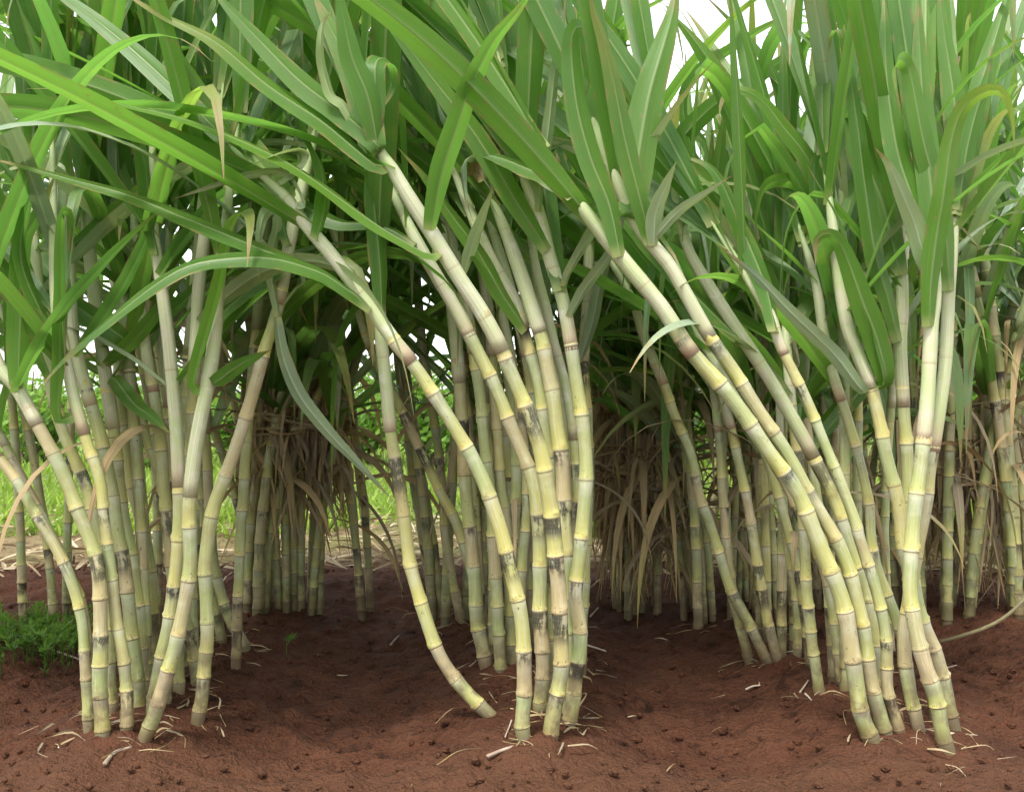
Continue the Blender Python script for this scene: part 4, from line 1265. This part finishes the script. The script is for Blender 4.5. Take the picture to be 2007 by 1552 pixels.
mb = MB()
def lump(c, r):
    base = len(mb.v)
    n1 = 6
    tone = U(0, 1)
    ids = []
    for j in range(4):
        th = math.pi * (j + 0.5) / 4
        for k in range(n1):
            ph = 2 * math.pi * k / n1
            q = r * U(0.7, 1.15)
            ids.append(mb.vert(c + Vector((math.sin(th) * math.cos(ph) * q, math.sin(th) * math.sin(ph) * q, math.cos(th) * q * 0.7)), (0, 0), tone))
    for j in range(3):
        for k in range(n1):
            a, b_ = base + j * n1 + k, base + j * n1 + (k + 1) % n1
            mb.f.append((a, a + n1, b_ + n1, b_))
    mb.f.append(tuple(base + k for k in range(n1)))
    mb.f.append(tuple(base + 3 * n1 + k for k in reversed(range(n1))))
for i in range(6500):
    y = 1.6 + 2.2 * rng.random() ** 1.2
    x = U(-1, 1) * y * 0.58
    r = 0.0012 + 0.010 * rng.random() ** 8
    lump(Vector((x, y, ground_z(x, y) + 0.004 + r * 0.15)), r)
o = mb.build('soil_clods', M_soil, smooth=False)
tag(o, 'small crumbs and clods of red soil strewn over the furrows', 'clods', kind='stuff')

# ------------------------------------------------------------------ grass and shrubs beyond the field
rng.seed(80)
mb = MB()
for i in range(14000):
    y = 4.6 + 7.4 * rng.random() ** 1.4
    x = U(-1, 1) * y * 0.6
    if noise.noise(Vector((x * 0.9, y * 0.7, 9))) < -0.25 and y < 7: continue
    h = U(0.03, 0.10) * (1.3 if y > 7 else 1.0)
    z = ground_z(x, y)
    a = U(0, 6.28)
    w = Vector((math.cos(a), math.sin(a), 0)) * U(0.006, 0.014)
    tip = Vector((x + U(-.07, .07), y + U(-.07, .07), z + h))
    t = U(0, 1)
    b0 = Vector((x, y, z))
    i0 = mb.vert(b0 - w, (0, 0), t); i1 = mb.vert(b0 + w, (1, 0), t)
    m_ = b0.lerp(tip, 0.55) + Vector((0, 0, h * 0.12))
    i2 = mb.vert(m_ + w * 0.7, (1, .5), t); i3 = mb.vert(m_ - w * 0.7, (0, .5), t); i4 = mb.vert(tip, (.5, 1), t)
    mb.f.append((i0, i1, i2, i3)); mb.f.append((i3, i2, i4))
o = mb.build('grass', M_grass)
tag(o, 'bright green grass growing beyond the cane field', 'grass', kind='stuff')


def shrub(px, d, rx, h, label, seed):
    rng.seed(seed)
    x = (px - 1003.5) * d / FPX
    root = empty('shrub', (x, d, 0))
    tag(root, label, 'shrub', 'shrubs beyond the field')
    ms, ml = MB(), MB()
    tips = []
    for i in range(11):
        a = U(0, 6.28)
        e = Vector((x + math.cos(a) * rx * U(0.2, 0.9), d + math.sin(a) * rx * U(0.2, 0.9), h * U(0.5, 0.95)))
        s = Vector((x + U(-.1, .1), d + U(-.1, .1), 0))
        pts = [s, s.lerp(e, 0.5) + Vector((U(-.08, .08), U(-.08, .08), h * 0.08)), e]
        stick(ms, pts, 0.016, 0.005, 5, 6)
        for k in range(5): tips.append(curve_at(catmull(pts, 8), U(0.3, 1.0)))
    for tp in tips:
        R_ = U(0.12, 0.24) * h
        for k in range(46):
            p = tp + Vector((rng.gauss(0, 1), rng.gauss(0, 1), rng.gauss(0, 0.8))) * R_ * 0.6
            if p.z < 0.02: continue
            n = Vector((U(-1, 1), U(-1, 1), U(0, 1.4))).normalized()
            u = n.orthogonal().normalized(); v = n.cross(u)
            s1, s2 = U(0.03, 0.06), U(0.014, 0.028)
            t = U(0, 1)
            ids = [ml.vert(p - u * s1, (0, .5), t), ml.vert(p + v * s2, (.5, 1), t), ml.vert(p + u * s1, (1, .5), t), ml.vert(p - v * s2, (.5, 0), t)]
            ml.f.append(tuple(ids))
    ms.build('stems', M_bark, root)
    ml.build('foliage', M_shrub, root)


for i, (px, d, rx, h, lab) in enumerate((
        (60, 9.5, 0.8, 0.95, 'bright green shrub beyond the field at the far left edge'),
        (300, 8.5, 0.7, 1.0, 'bright green shrub beyond the field seen through the left clump'),
        (480, 10.0, 0.8, 0.9, 'light green shrub beyond the field right of the left clump'),
        (700, 9.5, 0.7, 0.80, 'light green shrub beyond the field in the gap left of the middle clump'),
        (850, 8.8, 0.7, 1.05, 'bright green shrub beyond the field straight behind the middle clump'),
        (1060, 10.0, 0.8, 1.0, 'bright green shrub mostly hidden behind the front canes of the middle clump'),
        (1170, 9.0, 0.6, 0.95, 'bright green shrub in the gap right of the middle clump'),
        (1360, 9.6, 0.8, 1.0, 'green shrub beyond the field behind the dry wrapped clump'),
        (1540, 9.0, 0.8, 1.1, 'green shrub beyond the field seen between leaning canes on the right'),
        (1750, 9.8, 0.8, 1.2, 'green shrub beyond the field behind the upright pair'),
        (1950, 9.4, 0.8, 1.3, 'tall green shrub beyond the field at the far right'))):
    shrub(px, d, rx, h, lab, 90 + i)
